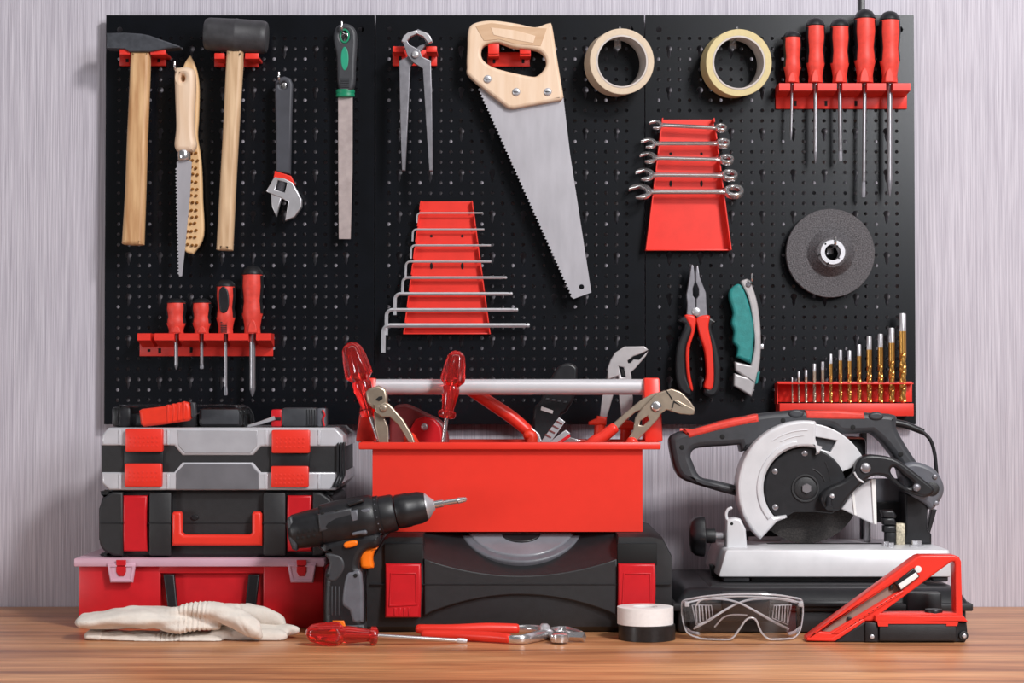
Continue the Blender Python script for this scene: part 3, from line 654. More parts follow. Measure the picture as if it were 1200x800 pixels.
t.p('lid_window', plate([(208, 504), (302, 504), (301, 522), (293, 531), (217, 531), (209, 522)], YB-.001, .003, .001), FROST2, ld)
t.p('lower_window', plate([(216.5, 543.5), (294, 543.5), (303, 554), (303, 573.5), (206, 573.5), (206, 554)], YB-.001, .003, .001), mat('dark_smoky_plastic', (112, 111, 116), .35, trans=.1))
for x in (140.5, 197, 312, 374):
    t.p('rib', pbox(x-1.6, 503, x+1.6, 521, YB-.0015, .004, .0008), FROST, ld)
    t.p('rib', pbox(x-1.6, 555, x+1.6, 573, YB-.0015, .004, .0008), FROST)
for x in (145.5, 317): t.p('latch_bay', pbox(x, 523, x+45.5, 553, YB-.002, .01, .001), BLK)
for x0, y0, x1, y1 in ((146.5, 502, 190.5, 529.5), (145.5, 543, 189.5, 570.5), (318, 503.5, 363, 531), (317, 546, 361.5, 571)):
    l = t.p('latch', pbox(x0, y0, x1, y1, YB-.008, .012, .0025), RED)
    m = M()
    for i in range(7):
        for j in range(3): m += pbox(x0+5+i*5.2, y0+9+j*5, x0+7.5+i*5.2, y0+11.5+j*5, YB-.0083, .002, .0002)
    t.p('grip_dots', m, RED, l, kind='stuff')
for k in range(3):
    x = 394.5 + k*3.6
    t.p('hinge_fin', plate([(x, 520-k), (x+2.2, 518), (x+2.6, 524), (x+2.6, 556), (x-3, 571), (x-6, 571), (x, 558)], YB-.004, .012, .0008), BLK)
t.done()

# things on the organizer
zo = at(0, 501, YB).z + .0003
Y = YB + .045
def onz_box(x0, x1, ytop, Y, th, bev): return pz(x0, x1, ytop, zo, Y, th, bev)
t = Thing('bit_case', 'low black case with clear lid lying behind the orange handled cutter', 'case')
t.p('body', onz_box(131, 153, 476.5, Y, .07, .004) + onz_box(153, 232, 484, Y+.01, .06, .003) + onz_box(232, 286, 478, Y, .07, .006), BLK)
t.p('clear_lid', plate([[(137, 500), (137, 476), (140, 474), (276, 474), (284, 478), (289, 486), (290, 499), (287, 499), (286, 487), (281, 480), (275, 476), (142, 476), (140, 478), (140, 500)]], Y-.004, .078, .0006), CLEAR)
t.p('window', pbox(236, 479.5, 280, 497, Y-.0012, .003, .001), DGR); t.done()
t = Thing('cutter', 'orange-red ribbed cutter handle leaning across the low black case', 'cutter')
Y = YB + .012
t.p('handle', plate([(162.5, 481), (166, 479), (190, 476), (216, 470.3), (221, 472), (222.8, 478), (223.2, 490), (220.5, 493), (190, 497.5), (168, 500), (164.5, 497)], Y, .02, .004), REDO)
m = M()
for k in range(4):
    x = 195 + k*6.2; y = 474.3 - k*1.25
    m += plate([(x, y), (x+3, y-.6), (x+4, y+20.5), (x+1, y+21.2)], Y-.0012, .004, .001)
t.p('ribs', m, REDO)
t.p('end_cap', plate([(223, 471), (228, 471.5), (229.5, 486), (226, 490), (223.5, 488)], Y+.003, .014, .002), DGR); t.done()
t = Thing('measuring_tool', 'small black box-shaped tool with red nose and thin metal rod', 'tool')
Y = YB + .05
t.p('body', onz_box(330, 371, 477.5, Y, .055, .004), DGR)
t.p('nose', onz_box(317.5, 330.5, 479.5, Y+.003, .04, .0025), REDM)
t.p('nose_slot', pbox(317, 489, 329, 492.5, Y+.0018, .004, .0005) , HOLE)
m = M()
for k in range(4): m += pbox(359+k*3, 479.5, 360.5+k*3, 499, Y-.0008, .003, .0004)
t.p('ribs', m, BLK)
t.p('end_plate', onz_box(371.5, 381.5, 478, Y+.006, .04, .0025), GRYP)
t.p('trim_wire', ptube([(378, 480), (380.5, 486), (378.5, 491), (380, 499)], Y+.004, 1.1, 6), REDM)
t.p('rod', ptube([(322, 489.5), (306, 495), (290, 499.3)], Y-.001, [2.6, 2.2, 1.4], 10), STEEL); t.done()

# ------------------------------------------------------------------ big black saw case and the open red toolbox on it
YC = -.3
t = Thing('saw_case', 'big black power saw case with two red latches under the red toolbox', 'case')
xs = [430, 433, 440, 450, 456, 495.5, 496.5] + [496.5 + k*227/22 for k in range(1, 22)] + [723.5, 724.5, 764, 776, 783, 787]
zt = at(0, 626, YC).z
def topy(x): return 663 - (x-430)*33/20 if x < 450 else (630 - (x-450)*4/6 if x < 456 else (626 if x <= 764 else (626 + (x-764)*3/12 if x <= 776 else 629 + (x-776)*21/11)))
v = []; n = 7
for x in xs:
    X = at(x, 684, YC).x; mid = 496 < x < 724; tt = (x-610)/114
    yc = 674 - 20*tt*tt if mid else topy(x) + 3
    sl = .075*(1-tt*tt*.35) if mid else .004
    zz = at(x, topy(x), YC).z
    for (y, z) in ((-.03, Z0), (YC+.01, Z0), (YC+.001, Z0+.008), (YC-.006, at(x, 684, YC).z), (YC-.004, at(x, yc, YC).z), (YC+sl, zz), (-.03, zz)): v.append((X, y, z))
f = []
for i in range(len(xs)-1):
    for k in range(n): f.append((i*n+k, i*n+(k+1) % n, (i+1)*n+(k+1) % n, (i+1)*n+k))
f.append(tuple(range(n))[::-1]); f.append(tuple((len(xs)-1)*n+k for k in range(n)))
t.p('body', M().add(v, f), BLK2)
crs = [(496.8 + k*226.4/20, 674 - 20*((496.8 + k*226.4/20-610)/114)**2) for k in range(21)]
lowr = [(714 - k*208/16, 697 + 20*((714 - k*208/16-610)/104)**2) for k in range(17)]
t.p('front_band', plate([(496.8, 654)] + crs[1:] + [(723, 722)] + lowr + [(497, 722)], YC-.009, .012, .002), BLK2)
t.p('seam', pbox(434, 684, 786, 685.2, YC-.0098, .006), BLK)
R_, c_ = .0856, .0277; sg = [(R_*math.cos(a), R_*math.sin(a)+c_) for a in [math.radians(198.9 + k*142.2/30) for k in range(31)]]
p0, p1 = at(611, 674, YC-.004), at(611, 626, YC); p1 = V(p1.x, YC+.075, p1.z); vv = (p1-p0).normalized(); p1 = p1 - vv*.018; uu = V(1, 0, 0); nn = uu.cross(vv)
mt = Matrix(((uu.x, vv.x, nn.x, p1.x), (uu.y, vv.y, nn.y, p1.y), (uu.z, vv.z, nn.z, p1.z), (0, 0, 0, 1)))
dm = t.p('blade_dome', plate_uv([sg], .014, .003, mt), GRYP)
t.p('dome_disc', plate_uv([[(x*.88, (y-c_)*.88+c_) for x, y in sg]], .018, .003, mt), mat('shiny_grey_plastic', (120, 121, 128), .25), dm)
t.p('dome_hub', plate_uv([[(.026*math.cos(a), .018*math.sin(a)-.002) for a in [math.radians(180+k*18) for k in range(11)]]], .022, .002, mt), BLK, dm)
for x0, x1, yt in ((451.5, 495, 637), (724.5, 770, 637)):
    t.p('latch_recess_shade', pbox(x0-1, yt, x1, 662, YC-.011, .012, .001), HOLE)  # shade of the latch recess, painted as a near-black proud plate
    l = t.p('latch', plate([(x0, 660.5), (x1-2, 660.5), (x1-1.5, 690), (x1-2.5, 723.5), (x0-.5, 723.5), (x0, 690)], YC-.017, .014, .003), REDM)
    t.p('latch_frame', plate([[(x0+6, 671), (x1-7, 671), (x1-6, 709), (x0+4, 711)], [(x0+7.5, 672.5), (x1-8.5, 672.5), (x1-8, 706), (x0+6, 708)]], YC-.0182, .003, .0008), REDM, l)
    m = M()
    for k in range(4): m += plate([(x0+10+k*5.5, 712), (x0+13+k*5.5, 712), (x0+12.5+k*5.5, 722), (x0+10.5+k*5.5, 722)], YC-.0182, .003, .0008)
    t.p('ribs', m, REDM, l, kind='stuff')
t.done()

YT = -.258; zT = zt + .0006
t = Thing('open_toolbox', 'open red toolbox full of tools with a silver tube handle', 'toolbox')
xa, xb = at(436.5, 560, YT).x, at(753, 560, YT).x; zr = at(0, 520, YT).z; yb_ = -.1
tk = .003
t.p('body', box(xa, xb, YT, YT+tk, zT, zr) + box(xa, xb, yb_-tk, yb_, zT, zr) + box(xa, xa+tk, YT+tk, yb_-tk, zT, zr) + box(xb-tk, xb, YT+tk, yb_-tk, zT, zr) + box(xa+tk, xb-tk, YT+tk, yb_-tk, zT, zT+tk), RED)
xa2, xb2 = at(420, 522, YT-.01).x, at(774.5, 522, YT-.01).x; z1, z0 = at(0, 518, YT-.01).z, at(0, 526.5, YT-.01).z
t.p('rim', box(xa2, xb2, YT-.01, YT+.002, z0, z1, .002) + box(xa2, xb2, yb_-.002, yb_+.008, z0, z1, .002) + box(xa2, xa+.002, YT, yb_, z0, z1, .002) + box(xb-.002, xb2, YT, yb_, z0, z1, .002), RED)
yc_ = -.18; ztop = at(0, 442.5, yc_).z
for a, b, c, d in ((418.5, 440, 428, 441), (754, 775, 753.5, 772)):
    t.p('end_panel', frust((at(a, 518, yc_).x, at(b, 518, yc_).x, yc_-.03, yc_+.03, z1-.001), (at(c, 443, yc_).x, at(d, 443, yc_).x, yc_-.018, yc_+.018, ztop), .003), RED)
t.p('tube_handle', tube([at(440, 453.2, yc_), at(600, 453.2, yc_), at(754.5, 453.2, yc_)], 9.2*mpp(yc_), 28), mat('polished_tube', (222, 219, 223), .26, .35, vary=(40, .02)), label='silver tube handle')
t.done()
zin = zT + tk + .0005

# tools inside it
def clear_driver(label, pt, pn, pe, rg, rs, group='clear red screwdrivers'):
    t = Thing('screwdriver', label, 'screwdriver', group)
    pr = [(0, .2), (.03, .5), (.08, .7), (.2, .86), (.4, 1), (.45, .98), (.49, .75), (.52, .62), (.56, .7), (.66, .66), (.85, .5), (.88, .5), (.9, .72), (.95, .74), (.98, .66), (1, .4)]
    n = 36; a, e1, e2 = frame(pn-pt); L = (pn-pt).length; v = []; f = []
    for i, (q, r) in enumerate(pr):
        for k in range(n):
            th = 2*PI*k/n; lb = .24 if .1 < q < .46 else (.06 if q < .9 else 0)
            rr = r*rg*(1 - lb*(.5+.5*math.cos(6*th))); v.append(pt + a*(q*L) + e1*(rr*math.cos(th)) + e2*(rr*math.sin(th)))
    for i in range(len(pr)-1):
        for k in range(n): f.append((i*n+k, i*n+(k+1) % n, (i+1)*n+(k+1) % n, (i+1)*n+k))
    f.append(tuple(range(n))[::-1]); f.append(tuple((len(pr)-1)*n+k for k in range(n)))
    h = t.p('handle', M().add(v, f), GLASSR)
    q = pn.lerp(pe, .88)
    t.p('shaft', tube([pt.lerp(pn, .42), pn, q], rs, 14), CHROME)
    t.p('tip', lathe(q, pe, [(0, rs), (.3, rs*1.25), (.8, rs*1.15), (1, rs*.95)], 12, s1=.5), STEEL); t.done()
Y = -.225
clear_driver('clear red screwdriver standing at the left end of the open toolbox', at(410, 401, Y), at(434.5, 488, Y), V(at(444.5, 517, Y).x+.038, Y, zin+.002), 16.5*mpp(Y), 2.6*mpp(Y))
Y = -.22
clear_driver('clear red screwdriver standing in front of the tube handle', at(536, 411, Y), at(523, 490, Y), V(at(517, 518, Y).x-.012, Y, zin+.002), 14.5*mpp(Y), 2.5*mpp(Y))
Y = -.249; xz = lambda x: at(x, 600, Y)
def floor_y(Y): return 457 + (CAMZ - zin)/mpp(Y) if False else None
def py_of(z, Y):                                            # image row of a height at a depth
    lo, hi = 0, 900
    for _ in range(40):
        md = (lo+hi)/2
        if at(600, md, Y).z > z: lo = md
        else: hi = md
    return lo
fy = py_of(zin, Y) - .5
t = Thing('end_cutters', 'dull nickel end cutters leaning at the left inside the open toolbox', 'pliers')
t.p('lever', plate([(438, 482), (450, 488), (455, 500), (455.5, 520), (456, 530), (450, 530), (444, 520), (439, 498)], Y+.003, .006, .0015), TAN)
t.p('head', plate([(428.3, 459), (433, 454.5), (443.5, 451.5), (452, 456), (454, 464), (454.2, 472), (446, 480), (437, 479), (430, 471)], Y-.001, .0095, .003), TAN)
t.p('lever', plate([(438, 473.5), (444, 475), (450.5, 470.8), (456, 473), (462, 479.5), (473, 492), (483, 509), (487, 520), (489, 526), (483, 528), (480, 520), (467, 498.5), (457, 489), (447, 489), (440, 483)], Y-.004, .009, .0018), TAN)
t.p('jaw_notch', plate([(440, 468), (444, 464.5), (448, 464), (448.5, 467), (444, 470)], Y-.0018, .002), HOLE)
t.p('pivot', knob(449.5, 478, Y-.004, 4.2, .003, 16), TAN)
t.p('handle_sleeve', ptube([(480, 513, Y+.01), (494, 540, Y+.022), (504, 585, Y+.035)], Y, 7.5, 14, rnd=.8), REDO); t.done()
Y = -.15; fy = py_of(zin, Y) - .5
t = Thing('red_tool', 'rounded dark red tool body with a screw, between the cutters and the clear screwdriver', 'tool')
t.p('body', plate([(461, 478), (470, 473.5), (480, 474.5), (500, 484), (516, 492), (524, 505), (526, 525), (526, fy, 1), (456, fy, 1), (456, 500)], Y+.012, .03, .004, 4), mat('dull_red_grey', (120, 50, 52), .4))
bd = t.p('front_cover', plate([(481, 502), (487, 491), (498, 487.5), (509, 490.5), (517, 500), (520, 520), (520, fy), (470, fy), (472, 525)], Y, .014, .003), REDM)
t.p('screw', knob(497.5, 500, Y, 4.3, .004, 14), STEEL, bd); t.done()
Y = -.19; fy = py_of(zin, Y) - .5
t = Thing('pliers', 'red handled pliers slanting down behind the tube handle, at the middle of the toolbox', 'pliers')
Yh = -.145
t.p('handle', tube(crom3([at(549, 456, Yh), at(575, 472, Yh), at(600, 489, Yh), at(619, 505, Yh)], 5), [6.5*mpp(Y), 7.5*mpp(Y), 7.8*mpp(Y), 7*mpp(Y)], 16, rnd=.8), RED)
t.p('handle', tube(crom3([at(618, 509, Yh-.02), at(623, 520, Yh-.02), at(604, fy-8, Yh-.02)], 5), 7*mpp(Y), 14, rnd=.7), REDO)
t.p('jaw', plate([(617, 499), (620, 498), (632, 508), (634, 514), (650, 545), (640, fy-4), (630, 545), (622, 515)], Yh-.005, .01, .0015), STEEL); t.done()
Y = -.134; fy = py_of(zin, Y) - .5
t = Thing('clamp', 'black plastic tool with a small white plate standing at the middle of the toolbox', 'clamp')
t.p('body', plate([(628, fy, 1), (624, 492), (633, 470), (643, 448), (654, 430), (665, 425), (674, 428), (677, 436), (673, 466), (664, 482), (655, 500), (652, fy, 1)], Y, .028, .004, 4), BLK)
t.p('white_plate', plate([(634.5, 475.8), (648.5, 480.8), (647.5, 484.8), (633.5, 480.3)], Y-.0015, .004, .0006), WHITE)
m = M()
for k in range(4): m += plate([(640+k*7, 466+k*1.2), (644+k*7, 466.5+k*1.2), (643+k*7, 469+k*1.2), (639+k*7, 468.3+k*1.2)], Y-.0012, .003, .0006)
t.p('ribs', m, DGR); t.done()
Y = -.225; fy = py_of(zin, Y) - .5
t = Thing('spanner', 'silver toothed bar end sticking up from the middle of the toolbox', 'wrench')
t.p('bar', plate([(655, 488.8), (662.5, 494), (644, 520), (618, fy), (606, fy), (632.5, 519)], Y, .006, .001), STEEL)
m = M()
for k in range(4):
    x, y = 656-k*4.4, 494.5+k*5.2; m += plate([(x-3.5, y-2), (x+3.5, y+1.7), (x+2.5, y+3.4), (x-4.5, y-.3)], Y-.0008, .002, .0003)
t.p('tooth', m, mat('rusty_steel', (120, 70, 68), .5, .5)); t.done()
Y = -.237; fy = py_of(zin, Y) - .5
t = Thing('spanner', 'short square silver bar end lying low at the middle of the toolbox', 'wrench')
t.p('bar', plate([(663, 503.5), (668.5, 507.5), (667, 510), (652, 521), (610, fy), (600, fy), (645, 517)], Y, .007, .001), STEEL)
t.p('edge', plate([(667.5, 508), (668.5, 512), (654, 521.5), (648, 521.5)], Y-.0008, .004, .0006), REDM); t.done()
Y = -.23
t = Thing('spanner', 'thin pointed chrome tool lying low beside the front slip joint pliers', 'wrench')
t.p('bar', plate([(668, 512), (682.5, 516.5), (668, 521), (640, fy), (632, fy), (655, 519)], Y+.012, .005, .001), CHROME); t.done()

def grip(pp, Y, r, m1=None): return ptube(pp, Y, r, 16, 5, rnd=.8)
Y = -.13; fy = py_of(zin, Y) - .5
t = Thing('slip_joint_pliers', 'upright slip joint pliers rising behind the tube handle at right', 'pliers', 'slip joint pliers in the toolbox')
hd = [(712, 444), (712.5, 430), (716, 421), (721, 413), (732, 405.8), (755, 405.5), (760, 409.8), (753, 413.5), (744, 416), (737, 420.5), (736, 423.5), (741, 424.5), (746, 421), (748, 424), (757.5, 414), (749, 425), (744, 432), (738.5, 436)]
t.p('upper_jaw', plate([[(712, 445), (712.5, 430), (716, 421), (721, 413), (732, 405.8), (755, 405.5), (760, 409.8), (752, 414), (742, 417.5), (735.5, 422.5), (740, 440), (741.5, 463), (742, 470), (737, 492), (729, 492), (726, 470), (724.5, 440)], [(725, 429), (731, 430.5), (733.5, 442), (728.5, 442)]], Y, .01, .0015), GREYM)
t.p('lower_jaw', plate([(760, 410.5), (757, 417), (745, 431), (738.5, 437), (733, 426), (739, 425), (742.5, 421), (749, 421.5)], Y+.006, .01, .0012), GREYM)
t.p('lever', plate([(711, 444), (713, 428), (726, 440), (719, 462), (710.5, 492), (702.5, 492), (706, 463), (709, 450)], Y+.007, .009, .0015), GREYM)
t.p('slot_teeth', plate([(727.5, 432), (731.5, 433), (732.5, 440), (729.5, 440)], Y+.002, .004), HOLE)
t.p('grip', plate([(690, 494), (699, 490), (700, 487), (711.5, 488.5), (710.5, 498), (690, 498)], Y+.002, .018, .003) + grip([(704, 493), (701, 520), (694, fy-8)], Y+.011, 6.5), REDO)
t.p('grip', plate([(727, 495), (730, 492), (740, 493), (745, 496), (744, 504), (726, 503)], Y-.004, .018, .003) + grip([(734, 497), (733, 520), (730, fy-8)], Y+.005, 6.5), REDO); t.done()
Y = -.237; fy = py_of(zin, Y) - .5
t = Thing('slip_joint_pliers', 'large slip joint pliers leaning over the right rim of the toolbox', 'pliers', 'slip joint pliers in the toolbox')
t.p('lever', plate([(774, 459), (779, 457), (783, 466), (770, 480), (755, 480), (746, 482), (734, 492), (722.5, 504.5), (716.5, 498), (731, 485), (752, 468), (765, 461)], Y+.008, .008, .0015), TAN)
t.p('upper_jaw', plate([[(766, 464), (773, 459.5), (787, 455), (797, 458.5), (801, 461.5), (809, 470), (814.5, 478), (813.5, 485), (809, 486), (797, 484.5), (787, 481.5), (781, 480), (774.5, 485), (771, 491), (760, 503), (746, 517), (742, 520), (733, 519.5), (742, 504), (744.5, 489), (754, 476)], [(759, 487.5), (761, 492), (754, 498.5), (749.5, 498), (750.5, 493)]], Y, .008, .0015), TAN)
t.p('lower_jaw', plate([(788, 470), (793, 468), (800, 472), (814.5, 479.5), (813, 485.5), (808, 486), (797, 485), (786, 481.5)], Y-.0012, .006, .0012), TAN)
t.p('jaw_seam', plate([(780, 457.5), (781.2, 457), (788.5, 467.5), (787.5, 468.5)], Y-.0006, .002) + plate([(787, 478), (789.5, 469.5), (791, 470), (800, 476.5), (790, 471.5), (788.5, 478)], Y-.0018, .002), HOLE)
t.p('pivot', knob(769, 475.8, Y, 6, .004, 18), CHROME)
t.p('grip', ptube([(720, 501), (706, 512), (694, 520), (672, 545), (660, fy-6)], Y+.012, [6.4, 7.2, 7.6, 7.6, 7], 16, 5, rnd=.6), RED)
t.p('grip', ptube([(742, 516), (735, 535), (730, fy-6)], Y+.004, 7, 16, 5, rnd=.6), RED); t.done()

# ------------------------------------------------------------------ cordless drill
YD = -.325
t = Thing('cordless_drill', 'black cordless drill with orange trigger standing on the bench', 'drill')
s = mpp(YD)
a0, a1 = at(338, 619.5, YD), at(440, 600.5, YD); L = (a1-a0).length/s
pr = [(0, 12), (2, 17), (7, 20), (20, 21.5), (40, 23), (42, 25.5), (60, 27), (88, 27.5), (100, 26.5), (104, 24), (105, 20)]
hs = t.p('motor_housing', lathe(a0, a1, [(q/L, r*s) for q, r in pr], 40, s1=.92), BLK)
t.p('rear_cap', plate([(335.5, 605), (338, 601), (342, 600), (345, 612), (348, 634), (347, 641), (342, 639), (338, 628)], YD-.018, .036, .004), DGR, hs)
m = M()
ax = (a1-a0).normalized()
for i in range(4):
    for j in range(3):
        c = a0 + ax*((14+i*6.5)*s) + V(.01, 0, .062).normalized()*((5.5-j*6.5)*s); c.y = YD-(.0205+i*.0006)+abs(j-1)*.0012
        m += box(c.x-.0018, c.x+.0018, c.y-.0012, c.y+.003, c.z-.0023, c.z+.0023, .0004)
t.p('vents', m, HOLE, hs, kind='stuff')
t.p('side_panel', plate([(372, 598), (412, 590), (414, 612), (374, 619)], YD-.0268, .01, .003), DGR, hs)
t.p('gear_window', plate([(410, 594), (419, 592), (421, 606), (412, 608)], YD-.0285, .01, .003), GRYP, hs)
t.p('gear_window', plate([(422, 592), (434, 590), (436, 603), (424, 606)], YD-.0265, .01, .003), GRYP, hs)
t.p('clip', plate([(407, 585), (424, 580), (426, 583), (409, 589)], YD-.0265, .012, .002), BLK, hs)
for x, y in ((375, 590), (378, 597), (395, 594)): t.p('screw_hole', knob(x, y, YD-.0255, 2.2, .0008, 10), HOLE, hs)
t.p('lever_switch', ptube([(414, 621), (421, 619.5), (428, 619)], YD-.026, [2, 2.2, 3], 10, 3, rnd=.8), GRYP, hs)
b0, b1 = at(439, 600.5, YD), at(463.5, 595.5, YD); L = (b1-b0).length/s
t.p('torque_collar', lathe(b0, b1, [(0, .8*22*s), (.03, 23.5*s), (.3, 23.5*s), (.33, 22.3*s), (.9, 21.8*s), (1, 20*s), (1, 15*s)], 40, s1=.95), BLK)
m = M()
for k in range(7):
    q = -60 + k*20; c = b0.lerp(b1, .17); r = 23.4*s; up = (b1-b0).normalized().cross(V(0, -1, 0)); up = -up if up.z < 0 else up
    p = c + up*(r*math.sin(math.radians(q))) + V(0, -1, 0)*(r*.95*math.cos(math.radians(q))); m += lathe(p, p + V(0, -.0008, 0), [(0, .0009), (1, .0009)], 8)
t.p('collar_marks', m, GRYP, kind='stuff')
c0, c1 = at(464.5, 595.3, YD), at(509.5, 586.6, YD); L = (c1-c0).length/s
t.p('chuck', lathe(c0, c1, [(q/L, r*s) for q, r in [(0, 15), (0, 19), (1.5, 20), (15, 20), (16, 19.4), (28, 18.8), (35, 16.5), (36, 15)]], 36), BLK)
t.p('chuck_nose', lathe(c0, c1, [(35.5/L, 15.5*s), (37/L, 15*s), (42/L, 9*s), (45.5/L, 6*s), (45.8/L, 3*s)], 32), STEEL)
d0, d1 = at(507, 586.8, YD), at(547.5, 580, YD)
t.p('drill_bit', lathe(d0, d1, [(0, 4.6*s), (.3, 4.4*s), (.32, 3.2*s), (.72, 3.2*s), (.74, 4*s), (.8, 3.4*s), (.96, 2.8*s), (1, .8*s)], 14), CHROME)
hd = t.p('handle', plate([(374, 636), (400, 625), (430, 620), (446, 622), (443, 636), (430, 640), (423, 648), (421, 660), (425, 668), (426.5, 720), (427, 741, 1), (381, 741, 1), (378.5, 722), (380, 668), (386, 655), (381, 643)], YD-.021, .042, .009, 4), BLK)
t.p('grip_panel', plate([(402, 684), (406, 668), (413, 665), (424, 667), (425.8, 718), (423, 725), (413, 724), (409, 711), (401, 704)], YD-.0228, .01, .004, 3), GRYP, hd)
t.p('grip_panel', plate([(381, 644), (398, 646), (404, 655), (402, 666), (392, 677), (382, 672), (386, 655)], YD-.0222, .01, .003, 3), DGR, hd)
m = M()
for k in range(4): m += pbox(384+k*4.2, 682, 385.6+k*4.2, 716, YD-.0216, .004, .0005)
t.p('grip_ribs', m, DGR, hd, kind='stuff')
for x, y in ((384, 669.5), (416.5, 669.5), (419.5, 731)): t.p('screw_hole', knob(x, y, YD-.0232, 2.4, .0008, 10), HOLE, hd)
t.p('trigger', plate([(421.5, 640), (431, 638), (442.5, 634.5), (442.5, 637), (438, 643), (436.3, 652), (437.3, 661), (424, 661.5), (421.5, 655)], YD-.012, .024, .004, 2), ORANGE, hd)
t.p('direction_switch', plate([(405, 630.5), (416, 628.5), (419, 631), (417, 635), (406, 637.5), (402.5, 634.5)], YD-.0265, .012, .0025, 3), ORANGE, hd)
bt = t.p('battery', plate([(380.5, 727), (427, 727), (428, 741.5), (380, 741.5)], YD-.022, .044, .003), DGR)
t.p('battery_latch', plate([(389.5, 722.5), (403, 722.5), (407, 736), (393, 736)], YD-.0245, .008, .0015), ORANGE, bt)
zmin = min(v.z for q in t.ps for v in q[1].v); dz = Z0 + .0003 - zmin
for q in t.ps: q[1].v = [v + V(0, 0, dz) for v in q[1].v]
t.done()

# ------------------------------------------------------------------ gloves
def remeshed(m, vox, sm):
    me = bpy.data.meshes.new('tmp'); me.from_pydata(m.v, [], m.f); o = bpy.data.objects.new('tmp', me); COL.objects.link(o)
    md = o.modifiers.new('r', 'REMESH'); md.mode = 'VOXEL'; md.voxel_size = vox
    md2 = o.modifiers.new('s', 'SMOOTH'); md2.iterations = sm; md2.factor = .5
    dg = bpy.context.evaluated_depsgraph_get(); e = bpy.data.meshes.new_from_object(o.evaluated_get(dg))
    r = M().add([v.co.copy() for v in e.vertices], [tuple(p.vertices) for p in e.polygons])
    bpy.data.objects.remove(o); bpy.data.meshes.remove(me); bpy.data.meshes.remove(e); return r
def limb(pts, n=5, seg=18):                               # (px, py, Y, half height in px, half depth in m)
    P = [at(p[0], p[1], p[2]) for p in pts]; Q = crom3(P, n); v = []; f = []
    R = [(p[3]*mpp(p[2]), p[4]) for p in pts]; N = len(Q)
    Q = [Q[0] + (Q[0]-Q[1]).normalized()*R[0][0]*.7] + Q + [Q[-1] + (Q[-1]-Q[-2]).normalized()*R[-1][0]*.8]
    for i, c in enumerate(Q):
        j = min(max(i-1, 0), N-1)/n; k = min(int(j), len(pts)-2); u = j-k
        h = R[k][0]*(1-u)+R[k+1][0]*u; d = R[k][1]*(1-u)+R[k+1][1]*u
        if i in (0, N+1): h *= .45; d *= .6
        tg = (Q[min(i+1, N+1)]-Q[max(i-1, 0)]).normalized(); sd = V(0, 1, 0); sd = (sd - tg*sd.dot(tg)).normalized(); up = tg.cross(sd)
        for a in range(seg):
            an = 2*PI*a/seg; v.append(c + up*(h*math.sin(an)) + sd*(d*math.cos(an)))
    N2 = len(Q)
    for i in range(N2-1):
        for a in range(seg): f.append((i*seg+a, i*seg+(a+1) % seg, (i+1)*seg+(a+1) % seg, (i+1)*seg+a))
    f.append(tuple(range(seg))[::-1]); f.append(tuple((N2-1)*seg+a for a in range(seg)))
    return M().add(v, f)
G = -.352
low = limb([(107, 743, G, 6, .03), (140, 745, G, 6.5, .036), (185, 746.5, G, 6.8, .04), (225, 746, G, 7.2, .042), (262, 746, G, 7.2, .04)])
low += limb([(250, 744, G-.018, 8, .011), (285, 745.5, G-.02, 7.5, .011), (322, 745, G-.022, 9, .011), (332, 744, G-.022, 7, .009)])
low += limb([(255, 741, G-.005, 9, .012), (300, 740, G-.005, 9, .012), (335, 738.5, G-.004, 8.5, .011), (347, 738, G-.004, 6, .009)])
low += limb([(255, 740, G+.022, 8, .012), (300, 739, G+.022, 8, .012), (325, 739, G+.022, 8, .011)])
up = limb([(97, 726.5, G-.012, 7, .03), (120, 726.0, G-.012, 9.5, .034), (150, 723.0, G-.01, 13, .038), (180, 723.5, G-.008, 12.5, .04), (205, 724.0, G-.006, 12, .04), (235, 725.0, G-.002, 9, .038), (262, 724.0, G, 9, .034)])
up += limb([(190, 732.0, G-.03, 6, .012), (212, 735.0, G-.034, 7.5, .014), (235, 733.5, G-.03, 5.5, .012), (255, 734.0, G-.026, 4, .01)])
up += limb([(196, 720.0, G-.024, 6, .012), (218, 714.5, G-.028, 7.5, .014), (244, 714.5, G-.033, 9.5, .015), (266, 720.0, G-.037, 12.5, .0155), (285, 730.0, G-.041, 13, .015), (298, 739.5, G-.043, 11, .013), (302, 743.0, G-.043, 8, .01)])
up += limb([(255, 715.0, G+.004, 7, .013), (282, 715.5, G+.004, 8, .014), (308, 721.0, G+.004, 11, .014), (324, 726.0, G+.004, 9.5, .013), (331, 731.0, G+.004, 6, .01)])
up += limb([(250, 715.0, G+.032, 7, .013), (285, 713.5, G+.032, 7, .013), (305, 718.0, G+.032, 7.5, .013)])
